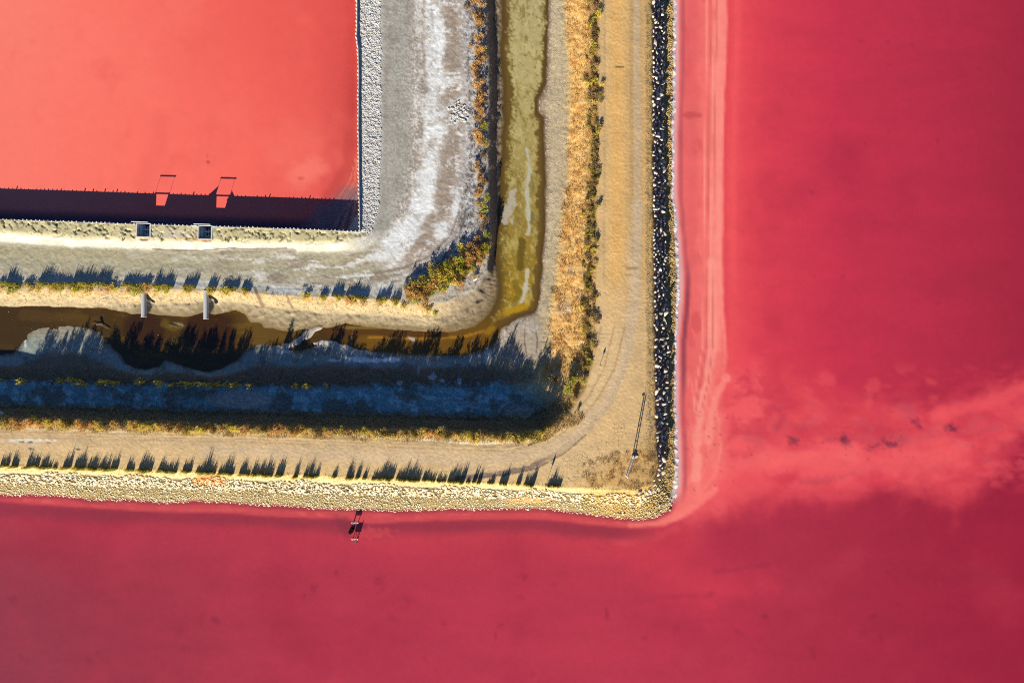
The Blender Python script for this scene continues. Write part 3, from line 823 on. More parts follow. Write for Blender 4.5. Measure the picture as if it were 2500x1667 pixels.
    p.mix(shal * estw, (244, 116, 114))
    p.mix(shal * (1 - estw), (200, 78, 86), .9)
    ev = sstep(1620, 1650, A) * sstep(1250, 1180, B)
    # streaks parallel to the shore
    st = fbm(de + 3 * fbm(A, B, 90, 3, 308), B, 9, 4, 309, ry=40)
    p.mix(shal * ev * sstep(.0, .6, st) * sstep(-75, -20, de), (255, 146, 138), .6)
    p.mix(shal * ev * sstep(-14, -4, de) * sstep(900, 700, B), (255, 150, 142), .6)
    p.mix(shal * ev * sstep(2, 1, np.abs(de + 28)) * sstep(650, 500, B), (190, 76, 80), .5)
    p.mix(shal * ev * sstep(-40, -95, de), (230, 102, 106), .7)
    p.mix(shal * ev * sstep(.1, .6, fbm(A, B, 50, 4, 310, ry=2)) * sstep(-25, -50, de), (214, 86, 92), .55)
    p.mix(shal * ev * sstep(.1, .6, fbm(A, B, 40, 4, 311, ry=2.5)) * sstep(400, 800, B), (255, 142, 136), .5)
    p.stroke([(1756, FAR), (1755, 0), (1752, 250), (1748, 500), (1748, 700), (1744, 850)], 13, (255, 150, 141), .75, seed=6, wl=70, soft=1.2, rough=.5, lim=shal)
    p.stroke([(1735, 640), (1737, 850), (1730, 920), (1712, 985), (1703, 1080), (1700, 1165)], 11, (255, 156, 146), .75, seed=26, wl=60, soft=1.2, rough=.8, lim=shal)
    p.stroke([(1772, 925), (1748, 968), (1735, 1020), (1727, 1075)], 9, (255, 148, 140), .7, seed=7, wl=40, soft=1.0, rough=.8)
    p.stroke([(1745, 1195), (1700, 1232), (1660, 1258), (1600, 1276), (1540, 1280)], 8, (250, 130, 124), .75, seed=8, wl=40, soft=1.2, rough=.7)
    for k, off in enumerate((0, 7, 15, 24)):
        p.stroke([(1750 - off, FAR), (1749 - off, 100), (1744 - off, 400), (1742 - off, 650), (1740 - off, 840), (1730 - off * 1.2, 930), (1712 - off * .8, 1000)], 1.7, ((206, 92, 94), (255, 166, 154))[k % 2], .55, rough=.45, wl=90, seed=90 + k, soft=1.2, lim=shal)
    p.stroke([(1690, FAR), (1692, 100), (1694, 420), (1690, 640)], 12, (226, 98, 102), .5, rough=.9, wl=60, seed=97, soft=1.4, lim=shal)
    p.stroke([(2285, 1014), (2400, 986), (2520, 940)], 17, (240, 88, 97), .7, rough=.6, wl=70, seed=98, soft=1.2)
    p.stroke([(1850, 1120), (2000, 1135), (2150, 1122), (2330, 1112)], 30, (246, 100, 104), .65, rough=.9, wl=70, seed=99, soft=1.5)
    p.stroke([(1760, 1150), (1850, 1125), (1960, 1112), (2080, 1105)], 22, (248, 108, 110), .55, rough=.9, wl=60, seed=104, soft=1.5)
    p.mix(zone * sstep(.0, .5, fbm(A, B, 130, 5, 340, ry=.45)) * sstep(980, 1060, B), (240, 92, 99), .45)
    p.mix(sstep(1770, 1800, A) * sstep(2000, 1900, A) * sstep(880, 930, B) * sstep(1080, 1030, B) * sstep(.0, .35, fbm(A, B, 60, 6, 341, gain=.62)), (202, 58, 78), .55)
    p.stroke([(1650, 1290), (1600, 1310), (1500, 1322)], 10, (226, 84, 92), .4, rough=.9, wl=40, seed=100, soft=1.6)
    p.stroke([(1690, 1215), (1660, 1248), (1620, 1268)], 5, (240, 118, 116), .6, seed=9, wl=20)
    p.blob(1690, 282, 22, 8, (196, 76, 82), .6, seed=10)
    p.blob(1700, 790, 12, 26, (206, 78, 84), .5, seed=11)
    # band just outside the shallows
    p.mix(sstep(0, 4, de) * sstep(16, 6, de) * ev * sstep(920, 760, B), (228, 74, 86), .7)
    p.mix(sstep(18, 22, de) * sstep(40, 26, de) * ev * sstep(820, 600, B), (244, 92, 98), .55)
    # dark trough outside the southern shallows
    sw = sstep(1640, 1500, A) * sstep(1150, 1230, B)
    p.mix(sw * sstep(-3, 5, de) * sstep(46, 14, de + 8 * wobble), (142, 52, 70), .75)
    p.mix(sw * sstep(-1, -8, de) * sstep(-30, -20, -dw - 2) * sstep(.0, .5, fbm(A / 6, B, 8, 4, 312)), (224, 98, 98), .6)
    p.blob(840, 1275, 30, 14, (128, 50, 64), .5, rot=30, seed=12, soft=1.0)
    p.blob(842, 1295, 10, 24, (130, 52, 64), .4, rot=-20, seed=13, soft=1.0)
    p.blob(905, 1300, 50, 12, (216, 78, 86), .5, seed=14, rough=.9, wl=14)
    # wet rim
    p.mix(sstep(14, 2, dw) * (1 - ev), (140, 56, 68), .7)
    p.mix(sstep(12, 4, dw) * ev, (226, 176, 182), .85)
    p.mix(sstep(6, 3, np.abs(dw - 17)) * ev, (176, 84, 96), .55)
    p.mix(sstep(7, 3, np.abs(dw - 20)) * ev * sstep(620, 720, B) * sstep(1000, 900, B), (120, 56, 74), .6)
    # drifting specks and smears in the open water
    r2 = np.random.default_rng(3)
    for i in range(70):
        cu, cv = (r2.uniform(1880, 2480), r2.uniform(20, 900)) if i < 24 else (r2.uniform(30, 2450), r2.uniform(1360, 1650))
        a = r2.uniform(3, 6) if i < 24 else r2.uniform(5, 13)
        p.blob(cu, cv, a, a * r2.uniform(.35, .8), (132, 36, 58), r2.uniform(.15, .42), soft=1.7, rot=r2.uniform(0, 180), rough=1.2, wl=14, seed=i)
    p.stroke([(1745, 1392), (1790, 1390), (1830, 1382), (1880, 1378)], 6, (158, 46, 68), .4, seed=15, wl=24, soft=1.8, rough=1.2)
    p.stroke([(1560, 1470), (1620, 1455), (1720, 1452)], 5, (166, 50, 70), .3, seed=16, wl=24, soft=1.8, rough=1.2)
    p.c = p.c * np.array((1.0, .985, .95))
    r3 = np.random.default_rng(9)
    for q in range(90):
        cu, cv = (r3.normal(2120, 140), r3.normal(1075, 24)) if q < 60 else (r3.normal(1735, 34), r3.uniform(1000, 1200))
        p.blob(cu, cv, r3.uniform(1.5, 4), r3.uniform(1.2, 3), (150, 56, 76), r3.uniform(.2, .5), soft=1.6, rough=1.0, wl=9, seed=q)
    fx = 1 + .018 * fbm(A, B, 11, 3, 333)[..., None] + .03 * fbm(A / 3.0, B, 60, 4, 334)[..., None]
    p.c = p.c * fx
    return p.c, dw > -14


M_lake = water_mat('red_brine')
LU = np.r_[[-60000, -20000, -6000, -2500, -1200, -700, -400, -200, -100, -40], np.arange(-10, 2512, 5.0), [2540, 2600, 2750, 3100, 4000, 7000, 20000, 60000]]
LV = np.r_[[-60000, -20000, -6000, -2500, -1200, -700, -400, -200, -100, -40], np.arange(-10, 1680, 5.0), [1710, 1780, 1950, 2300, 3200, 6000, 20000, 60000]]
sheet('lake_water', LU, LV, paint_lake, 0.0, M_lake, None)

# ------------------------------------------------------------------ retaining wall of the coral lagoon
M_plank = mat('weathered_plank', (.52, .50, .45), rough=.9, vary=.25, vscale=5, bump=.01, bscale=14)
M_post = mat('bleached_post', (.74, .71, .62), rough=.9, vary=.2, vscale=9)
M_conc = mat('concrete', (.58, .56, .50), rough=.9, vary=.15, vscale=3, bump=.006, bscale=18)
M_darkc = mat('wet_concrete', (.30, .38, .42), rough=.7, vary=.2, vscale=4)
M_steel = mat('galvanised_steel', (.55, .57, .58), rough=.5, metallic=.3, vary=.08, vscale=6)
M_teal = mat('teal_painted_timber', (.34, .52, .58), rough=.7, vary=.2, vscale=8)
M_white = mat('white_paint', (.80, .80, .78), rough=.6, vary=.08, vscale=5)
WT = 1.9
wall_right = [(874, -520), (871.5, -200), (871, 0), (871, 60), (870, 88), (874, 118), (875, 170), (874.5, 300), (876, 440), (878, 567)]
wall_south = [(878, 567), (870, 566.5), (800, 563), (640, 557), (470, 552.5), (330, 548), (160, 542), (0, 537), (-200, 531), (-520, 524)]
root = obj('retaining_wall', None, loc=at_z(878, 567, 0), label='low timber retaining wall with bleached posts round the coral lagoon', cat='wall')
base = Vector(root.location)


def run(pts):
    return [at_z(u, v, WT) for u, v in pts]


def along(pts, step, skip=()):
    """points every STEP metres along a line, with its tangent"""
    out = []
    carry = 0.0
    for a, b in zip(pts[:-1], pts[1:]):
        d = Vector((b.x - a.x, b.y - a.y, 0))
        Lh = d.length
        t = carry
        while t < Lh:
            out.append((a + d * (t / Lh), d / Lh))
            t += step
        carry = t - Lh
    return out


gaps = [(at_z(bu, bv - 14, WT), .78) for bu, bv in BOXES]
for pts, side in ((wall_right, -1), (wall_south, -1)):
    w_ = run(pts)
    for a, b in zip(w_[:-1], w_[1:]):
        segs = [(a, b)]
        for gp, hw in gaps:
            new = []
            for p0, p1 in segs:
                d = (p1 - p0)
                Lh = d.length
                t = (gp - p0).dot(d) / (Lh * Lh)
                off = ((gp - p0) - d * t).length
                if off < 1.2 and -hw / Lh < t < 1 + hw / Lh and abs(gp.x) > 10:
                    t0, t1 = t - hw / Lh, t + hw / Lh
                    if t0 > 0:
                        new.append((p0, p0 + d * t0))
                    if t1 < 1:
                        new.append((p0 + d * t1, p1))
                else:
                    new.append((p0, p1))
            segs = new
        for p0, p1 in segs:
            d = p1 - p0
            if d.length < .02:
                continue
            mid = (p0 + p1) / 2 - base
            rz = math.atan2(d.y, d.x)
            mb = MB()
            for kz in range(4):                    # four horizontal boards
                mb.box((mid.x, mid.y, 1.9 - .27 - kz * .555), (d.length + .004 * kz, .06 - .004 * kz, .54), rz)
            obj('plank', mb.mesh('plank', M_plank), parent=root)
post_me = MB().box((0, 0, 0), (.13, .13, 2.4), 0, .03).mesh('post', M_post)
np_ = 0
for pts in (wall_right, wall_south):
    for p, tdir in along(run(pts), .49):
        if p.x < -66 or p.y > 45:
            continue
        if any((p - gp).length < hw + .25 for gp, hw in gaps):
            continue
        nrm = Vector((-tdir.y, tdir.x, 0))
        inward = nrm if nrm.dot(Vector((-1, 1, 0))) > 0 else -nrm
        o = obj('post', post_me, parent=root)
        o.location = p + inward * .085 - base + Vector((0, 0, -1.9 + .72 + random.choice((-.06, -.04, -.02, 0, .03, .1))))
        o.rotation_euler = (random.uniform(-.03, .03), random.uniform(-.03, .03), math.atan2(tdir.y, tdir.x) + random.uniform(-.2, .2))
        np_ += 1


# ------------------------------------------------------------------ sluice boxes
def sluice(bu, bv, label, wings):
    c = at_z(bu, bv, WT)
    r = obj('sluice_box', None, loc=(c.x, c.y, 0), rotz=-.03, label=label, cat='sluice', group='concrete sluice boxes set in the lagoon wall')
    wx, wy, t = 1.52, 1.5, .13
    for sx in (-1, 1):
        obj('side_wall', MB().box((sx * (wx + t) / 2, 0, .75), (t, wy + .1, 2.34), 0, .02).mesh('side_wall', M_conc), parent=r)
    obj('back_wall', MB().box((0, -(wy + t) / 2 - .055, .75), (wx + 2 * t, t, 2.30), 0, .02).mesh('back_wall', M_conc), parent=r)
    obj('floor_slab', MB().box((0, -.58, .55), (wx - .01, wy * .22, 1.0)).mesh('floor_slab', M_darkc), parent=r)
    g = MB()
    g.box((0, -.32, 1.0), (wx - .02, .1, .08)).box((0, .14, 1.1), (wx - .02, .18, .08))
    g.box((.08, -.06, 1.06), (.09, 1.15, .05))
    obj('cross_beam', g.mesh('cross_beam', M_teal), parent=r)
    obj('gate_board', MB().box((-wx / 2 + .12, -.1, .8), (.16, wy * .8, 1.3)).mesh('gate_board', M_teal), parent=r)
    obj('top_rail', MB().box((0, wy / 2 + .0, 1.87), (wx + .02, .07, .07)).mesh('top_rail', M_white), parent=r)
    for sx in (-1, 1):
        obj('lifting_post', MB().box((sx * (wx / 2 + .10), wy / 2 + .02, 2.36), (.024, .024, .93)).mesh('lifting_post', M_steel), parent=r)
    obj('lifting_beam', MB().box((.03, wy / 2 + .02, 2.86), (wx + .42, .07, .07)).mesh('lifting_beam', M_white), parent=r)
    if wings:
        for sx in (-1, 1):
            a = sx * (wx / 2 + t)
            b = sx * (wx / 2 + t + (.85 if sx < 0 else .5))
            hgt = 2.42 if sx < 0 else 2.2
            y0, y1 = wy / 2 - .02, wy / 2 - .10
            Vw = [(a, y0, .2), (b, y0, .2), (b, y0, 1.9), (a, y0, hgt), (a, y1, .2), (b, y1, .2), (b, y1, 1.9), (a, y1, hgt)]
            Fw = [(0, 1, 2, 3), (7, 6, 5, 4), (0, 4, 5, 1), (1, 5, 6, 2), (2, 6, 7, 3), (3, 7, 4, 0)]
            obj('wing_board', MB().add(Vw, Fw).mesh('wing_board', M_teal), parent=r)
    return r


sluice(BOXES[0][0], BOXES[0][1], 'concrete sluice box with white rail, nearer the left end of the lagoon wall', False)
sluice(BOXES[1][0], BOXES[1][1], 'concrete sluice box with two sloping teal wing boards, right of the other', True)


# ------------------------------------------------------------------ drain pipes
def pipe(u, v0, v1, label):
    a = at_z(u, v0, 1.42)
    b = at_z(u, v1, 1.30)
    r = obj('drain_pipe', None, loc=a, label=label, cat='pipe', group='grey drain pipes over the ditch')
    d = b - a
    dn = d.normalized()
    p = Vector((1, 0, 0))
    q = dn.cross(p).normalized()
    R = .30
    V, F = [], []
    n = 22
    prof = []
    t = -.6
    Lg = d.length
    while t < Lg - .03:
        prof += [(t, R), (t + .05, R - .016)]
        t += .10
    prof += [(Lg, R), (Lg, R - .03), (Lg - .5, R - .03)]
    for k, (tt, rr) in enumerate(prof):
        for i in range(n):
            th = 2 * math.pi * i / n
            V.append(dn * tt + (p * math.cos(th) + q * math.sin(th)) * rr)
    for k in range(len(prof) - 1):
        for i in range(n):
            F.append((k * n + i, k * n + (i + 1) % n, (k + 1) * n + (i + 1) % n, (k + 1) * n + i))
    obj('barrel', MB().add(V, F).mesh('barrel', M_pipe, smooth=True), parent=r)
    rim = MB()
    for i in range(n):
        th, t2 = 2 * math.pi * i / n, 2 * math.pi * (i + 1) / n
        rim.bar(dn * Lg + (p * math.cos(th) + q * math.sin(th)) * R, dn * Lg + (p * math.cos(t2) + q * math.sin(t2)) * R, .028, 5)
    obj('rim', rim.mesh('rim', M_white), parent=r)


M_pipe = mat('grey_pipe', (.44, .45, .47), rough=.55, vary=.1, vscale=4)
pipe(351, 722, 773.5, 'grey ribbed drain pipe over the ditch, the left of two')
pipe(503, 722, 778.5, 'grey ribbed drain pipe over the ditch, the right of two')


# ------------------------------------------------------------------ signs standing in the lake
M_board = mat('dark_board', (.10, .07, .08), rough=.7)
M_timber = mat('stained_timber', (.16, .06, .055), rough=.9, vary=.2, vscale=6)


def lake_sign(u, v, label, braces):
    c = at_z(u, v, .6)
    r = obj('lake_sign', None, loc=(c.x, c.y, 0), rotz=.04, label=label, cat='sign')
    for x in (-.30, .30):
        obj('leg', MB().bar((x, 0, -.2), (x, 0, 1.06), .035, 6).mesh('leg', M_timber), parent=r)
    if braces:
        for x in (-.16, .06, .18):
            obj('brace', MB().bar((x, -.75, -.1), (x, -.03, .62), .03, 6).mesh('brace', M_timber), parent=r)
    else:
        obj('brace', MB().bar((-.36, -.5, -.1), (-.28, -.03, .55), .04, 6).mesh('brace', M_timber), parent=r)
    tilt = -.5
    o = obj('board', MB().box((0, 0, 0), (.62, .03, .38)).mesh('board', M_board), parent=r, loc=(0, .0, .62))
    o.rotation_euler = (tilt, 0, 0)
    fr = MB()
    fr.box((0, 0, .21), (.76, .06, .06)).box((0, 0, -.21), (.76, .06, .06))
    for x in (-.35, .35):
        fr.box((x, 0, 0), (.06, .058, .36))
    o = obj('frame', fr.mesh('frame', M_white), parent=r, loc=(0, .0, .62))
    o.rotation_euler = (tilt, 0, 0)


lake_sign(866.5, 1276, 'small framed sign on two posts in the red water, nearer the shore', False)
lake_sign(865.5, 1316, 'small framed sign on braced posts, farther out in the red water', True)
b = MB()
pts = [at_z(*p) for p in ((853.5, 1301, .04), (856, 1298, .1), (859.5, 1294, .14), (862, 1288, .12))]
for p0, p1, r0, r1 in zip(pts[:-1], pts[1:], (.2, .25, .24), (.25, .24, .18)):
    b.bar(p0, p1, r0, 9, r1)
obj('sunken_log', b.mesh('sunken_log', mat('wet_black_wood', (.012, .008, .008), rough=1.0, spec=0), smooth=True), label='short black log lying in the red water below the nearer sign', cat='log')

# ------------------------------------------------------------------ white leaning mast on the point
A0 = at(1547, 1113)
zB = A0.z + 4.1
B0 = at_z(1530.5, 1164, zB)
r = obj('leaning_mast', None, loc=A0, label='white twin-rail mast leaning over the dirt at the road bend', cat='mast')
d = B0 - A0
side = Vector((d.y, -d.x, 0)).normalized()
for sgn in (-1, 1):
    obj('rail', MB().bar(side * (.15 * sgn), d + side * (.11 * sgn), .045, 8, .06).mesh('rail', M_white), parent=r)
for k in range(7):
    t = .12 + k * .125
    obj('rung', MB().bar(d * t - side * .12, d * t + side * .12, .022, 5).mesh('rung', M_steel), parent=r)
obj('clamp', MB().box(d * .97 + side * .26, (.22, .12, .12), 0, .03).mesh('clamp', M_steel), parent=r)
obj('footing', MB().box((.1, -.05, .02), (.7, .3, .2), -.1, .06).mesh('footing', M_conc), parent=r)
obj('motor_box', MB().box((.1, .1, .2), (.36, .16, .16), -.1, .04).mesh('motor_box', M_board), parent=r)

def near(x, table_):
    for lim, text in table_:
        if x < lim:
            return text
    return table_[-1][1]


EAST = ((90, 'near the top of the picture'), (180, 'just above the long pale slab'), (290, 'around the long pale slab'), (400, 'well below the long slab'), (500, 'level with the algae stripe'), (580, 'level with the lagoon corner'), (660, 'level with the corner thicket'),
        (760, 'where the shore bulges most'), (850, 'beside the start of the bend'), (960, 'level with the bend thicket'), (1060, 'beside the shadow of the leaning mast'), (1150, 'level with the leaning mast'), (9999, 'at the lake corner'))
LOWER = ((60, 'at the left edge'), (150, 'below the pale road patch'), (300, 'right of the pale road patch'), (450, 'left of the orange rubble'), (580, 'above the orange rubble'), (700, 'right of the orange rubble'), (800, 'left of the two signs'), (930, 'above the two signs'), (1090, 'right of the two signs'), (1230, 'before the road bends'), (9999, 'by the plumed stalk'))
FLAT_S = ((60, 'at the left edge'), (180, 'left of the branch heap'), (310, 'by the branch heap'), (430, 'by the left pipe'), (540, 'by the right pipe'), (720, 'right of the pipes'), (840, 'left of the thicket'), (9999, 'next to the thicket'))


# ------------------------------------------------------------------ rocks
phi = (1 + 5 ** .5) / 2
ICO_V = np.array([(-1, phi, 0), (1, phi, 0), (-1, -phi, 0), (1, -phi, 0), (0, -1, phi), (0, 1, phi), (0, -1, -phi), (0, 1, -phi), (phi, 0, -1), (phi, 0, 1), (-phi, 0, -1), (-phi, 0, 1)]) / math.sqrt(1 + phi * phi)
ICO_F = np.array([(0, 11, 5), (0, 5, 1), (0, 1, 7), (0, 7, 10), (0, 10, 11), (1, 5, 9), (5, 11, 4), (11, 10, 2), (10, 7, 6), (7, 1, 8), (3, 9, 4), (3, 4, 2), (3, 2, 6), (3, 6, 8), (3, 8, 9), (4, 9, 5), (2, 4, 11), (6, 2, 10), (8, 6, 7), (9, 8, 1)])


def subdiv(V, F):
    V = [tuple(v) for v in V]
    mid = {}
    out = []

    def m(a, b):
        k = (min(a, b), max(a, b))
        if k not in mid:
            p = (np.array(V[a]) + np.array(V[b])) / 2
            p /= np.linalg.norm(p)
            mid[k] = len(V)
            V.append(tuple(p))
        return mid[k]
    for a, b_, c in F:
        ab, bc, ca = m(a, b_), m(b_, c), m(c, a)
        out += [(a, ab, ca), (b_, bc, ab), (c, ca, bc), (ab, bc, ca)]
    return np.array(V), np.array(out)


I2V, I2F = subdiv(ICO_V, ICO_F)


def rock_shape(r_):
    V = I2V.copy()
    for k in range(12):
        n = r_.normal(size=3)
        n /= np.linalg.norm(n)
        dd = r_.uniform(.32, .72)
        over = np.clip(V @ n - dd, 0, None)
        V -= over[:, None] * n
    V *= np.array((1, r_.uniform(.6, .95), r_.uniform(.5, .8)))
    return V


M_rock = mat('limestone_boulder', (.58, .53, .43), rough=.9, vary=.3, vscale=5, bump=.02, bscale=12, rand=.28)
M_rub = mat('limestone_rubble', attr='Col', rough=.95, vary=.15, vscale=6)
rock_me = [mesh_np('rock', rock_shape(rng), I2F, M_rock) for k in range(14)]


def put_rock(u, v, size, label, group, flat_=1.0, ang=None, asp=1.0, lift=.3):
    p = at(u, v)
    o = obj('rock', rock_me[rng.integers(len(rock_me))], loc=(p.x, p.y, p.z + size * lift), label=label, cat='rock', group=group)
    o.scale = (size * asp, size, size * flat_)
    o.rotation_euler = (rng.uniform(-.5, .5), rng.uniform(-.5, .5), rng.uniform(0, 6.28) if ang is None else ang)
    return o


put_rock(1609, 232, .34, 'long flat pale slab lying across the dark riprap, the largest stone there', None, .8, -.08, 1.9)
put_rock(1623, 199, .36, 'square cream block standing alone in the dark riprap near the slab', None, 1.2, .2, 1.0)
put_rock(1637, 251, .24, 'tilted cream slab at the riprap toe below the long slab', None, .8, .7, 1.9)
put_rock(1607, 141, .26, 'narrow pale slab in the riprap above the square cream block', None, .8, -.05, 1.6)
put_rock(1510, 1252, .42, 'cream boulder at the waterline below the road bend', None, .8, .3, 1.3)
put_rock(1540, 1228, .34, 'cream boulder beside a dark bush above the lake corner', None, .8, .1, 1.5)
put_rock(1205, 1213, .34, 'large white boulder on the sunny south slope', None, .8, .0, 1.5)
cand = []
for t in range(34000):
    v = rng.uniform(-8, 1215)
    u = rng.uniform(1560, 1645)
    ss = float(bil(s, np.array([u]), np.array([v]))[0])
    if not (13.10 < ss < 13.82):
        continue
    dens = .55 + .45 * math.sin(v / 37.0) + .3 * math.sin(v / 13.0)
    sz = abs(rng.normal(.0, .09)) + .10 + (.07 if v > 740 else .03) + .06 * dens * rng.random()
    cand.append((sz, u, v))
cand.sort(reverse=True)
chosen = []
small = []
grid_ = {}
for sz, u, v in cand:
    gx, gy = int(u // 12), int(v // 12)
    ok = True
    for a in (-1, 0, 1):
        for c in (-1, 0, 1):
            for (q, e, f_) in grid_.get((gx + a, gy + c), ()):
                if math.hypot(q - u, e - v) * G < (f_ + sz) * .66:
                    ok = False
    if ok:
        grid_.setdefault((gx, gy), []).append((u, v, sz))
        (chosen if len(chosen) < 285 else small).append((u, v, sz))
for u, v, sz in chosen:
    ss = float(bil(s, np.array([u]), np.array([v]))[0])
    lab = ('large' if sz > .28 else 'mid-sized') + ' riprap boulder ' + ('by the road edge' if ss < 13.32 else 'mid-slope' if ss < 13.6 else 'near the salt rim') + ', ' + near(v, EAST)
    put_rock(u, v, sz, lab, 'boulders of the shaded riprap on the eastern shore', rng.uniform(.75, 1.1), asp=rng.uniform(.8, 1.6), lift=(.75 if rng.random() < .42 and ss > 13.27 else .1))


def scatter_rocks(name, pts, sizes, cols, seed):
    r_ = np.random.default_rng(seed)
    n = len(pts)
    shapes = []
    for k in range(16):
        Vk = ICO_V * r_.uniform(.65, 1.1, (12, 1))
        Vk = Vk * np.array((1, r_.uniform(.6, 1), r_.uniform(.5, .9)))
        shapes.append(Vk)
    shapes = np.array(shapes)
    sid = r_.integers(0, 16, n)
    th = r_.uniform(0, 2 * math.pi, n)
    Vb = shapes[sid] * sizes[:, None, None]
    c, s_ = np.cos(th)[:, None], np.sin(th)[:, None]
    x = Vb[:, :, 0] * c - Vb[:, :, 1] * s_
    y = Vb[:, :, 0] * s_ + Vb[:, :, 1] * c
    Vw = np.stack([x, y, Vb[:, :, 2]], -1) + pts[:, None, :]
    F = ICO_F[None] + (np.arange(n) * 12)[:, None, None]
    colv = np.repeat(cols, 12, axis=0)
    return obj(name, mesh_np(name, Vw.reshape(-1, 3), F.reshape(-1, 3), M_rub, colv), kind='stuff')


def sample(n, u0, u1, v0, v1, test, seed):
    r_ = np.random.default_rng(seed)
    u = r_.uniform(u0, u1, n)
    v = r_.uniform(v0, v1, n)
    ss = bil(s, u, v)
    ww = bil(w, u, v)
    k = test(u, v, ss, ww)
    u, v, ss = u[k], v[k], ss[k]
    z = bil(Z, u, v)
    x, y = world(u, v, z)
    return u, v, ss, np.stack([x, y, z], -1), r_


def tint(r_, n, base, var=.25, alt=None, pa=.3):
    c = np.tile(np.array(base), (n, 1))
    if alt is not None:
        k = r_.random(n) < pa
        c[k] = np.array(alt)
    return np.clip(c * r_.uniform(1 - var, 1 + var, (n, 1)), .01, .8)


# riprap chips between the boulders
pts = np.array([at(u, v) for u, v, z_ in small])
if len(pts):
    scatter_rocks('riprap_stones', pts + np.array((0, 0, .03)) + (rng.random(len(pts)) < .15)[:, None] * np.array((0, 0, .1)), np.array([z_ for _, _, z_ in small]) * 1.1, tint(rng, len(pts), (.62, .56, .44), .35), 1)
u, v, ss, p, r_ = sample(22000, 1600, 1668, -10, 1275, lambda u, v, ss, ww: (ss > 13.85) & (ss < np.where(ww > .5, 14.66, 14.93)), 12)
scatter_rocks('beach_gravel', p + np.array((0, 0, .02)), r_.uniform(.03, .10, len(p)), tint(r_, len(p), (.52, .36, .14), .4, (.38, .33, .22), .35), 3)
u, v, ss, p, r_ = sample(21000, -10, 1640, 1140, 1275, lambda u, v, ss, ww: (ss > 13.40 + .10 * np.sin(u / 31.) + .06 * np.sin(u / 11.)) & (ss < 15.06) & (ww < .85), 13)
sz = r_.uniform(.05, .135, len(p)) * np.where(ss < 14.1, 1.45, .85)
big = r_.random(len(p)) < .05
sz = np.where(big, sz * 1.7, sz)
cc = tint(r_, len(p), (.74, .67, .50), .2, (.68, .54, .30), .3)
org = (np.exp(-((u - 510) / 46) ** 2 - ((v - 1174) / 14) ** 2) > .4) & (r_.random(len(p)) < .6)
cc[org] = cc[org] * np.array((1.05, .68, .45))
cor = (u > 1420) & (r_.random(len(p)) < .6)
cc[cor] = cc[cor] * np.array((.95, .8, .5))
scatter_rocks('slope_rubble', p + np.array((0, 0, .05)) + np.array((0, 0, .45)) * sz[:, None], sz, cc, 4)
# salt clods along the lagoon wall
u, v, ss, p, r_ = sample(8500, 874, 935, -10, 575, lambda u, v, ss, ww: (ss > .12) & (ss < 1.02) & (ww > .6), 14)
kk = r_.random(len(p)) < np.clip(1.15 - .35 * ss, 0, 1)
scatter_rocks('salt_clods', p[kk] + np.array((0, 0, .0)), r_.uniform(.05, .125, kk.sum()), tint(r_, kk.sum(), (.52, .51, .50), .2), 5)
u, v, ss, p, r_ = sample(3000, 1085, 1150, 235, 315, lambda u, v, ss, ww: (((u - 1117) / 26) ** 2 + ((v - 276) / 27) ** 2 + .5 * fbm(u, v, 16, 4, 420) < .9) & (np.sin((v + .25 * u) / 2.6 + 5 * noise(u / 12., v / 12., 3)) > .0), 80)
kk = r_.random(len(p)) < .55
scatter_rocks('salt_rubble', p[kk] + np.array((0, 0, .04)), r_.uniform(.05, .15, kk.sum()), tint(r_, kk.sum(), (.55, .54, .53), .2), 21)
# small stones washed round the road shoulders
u, v, ss, p, r_ = sample(9000, 1540, 1600, -10, 1120, lambda u, v, ss, ww: (ss > 12.87) & (ss < 13.05) & (ww > .5), 15)
scatter_rocks('shoulder_gravel', p, r_.uniform(.02, .055, len(p)), tint(r_, len(p), (.36, .26, .13), .4), 6)
u, v, ss, p, r_ = sample(9000, 1340, 1610, 1030, 1200, lambda u, v, ss, ww: (ss > 12.45) & (ss < 13.2), 16)
kk = (fbm(u, v, 30, 3, 400) > .0) & (r_.random(len(p)) < .6)
scatter_rocks('dirt_pebbles', p[kk], r_.uniform(.018, .05, kk.sum()), tint(r_, kk.sum(), (.50, .36, .18), .35, (.34, .23, .11), .3), 7)
u, v, ss, p, r_ = sample(12000, 1330, 1400, -10, 880, lambda u, v, ss, ww: (ss > 9.08) & (ss < 10.1), 17)
scatter_rocks('bank_gravel', p, r_.uniform(.02, .05, len(p)), tint(r_, len(p), (.40, .35, .26), .35, (.62, .58, .52), .2), 8)
u, v, ss, p, r_ = sample(7000, -10, 1160, 695, 800, lambda u, v, ss, ww: (ss > 6.25) & (ss < 7.15) & (ww < .6), 18)
scatter_rocks('bank_stones', p, r_.uniform(.02, .055, len(p)), tint(r_, len(p), (.42, .36, .25), .35, (.20, .15, .10), .25), 9)

# ------------------------------------------------------------------ plants
M_leaf = mat('dry_foliage', attr='Col', rough=.8, rand=.22, spec=.2)
_t = M_leaf.node_tree
_b = _t.nodes['Principled BSDF']
_src = _b.inputs['Base Color'].links[0].from_socket
_tr = _t.nodes.new('ShaderNodeBsdfTranslucent')
_t.links.new(_src, _tr.inputs['Color'])
_mx = _t.nodes.new('ShaderNodeMixShader')
_mx.inputs[0].default_value = .42
_t.links.new(_b.outputs[0], _mx.inputs[1])
_t.links.new(_tr.outputs[0], _mx.inputs[2])
_t.links.new(_mx.outputs[0], _t.nodes['Material Output'].inputs[0])
M_stem = mat('woody_stem', (.16, .11, .06), rough=.9)


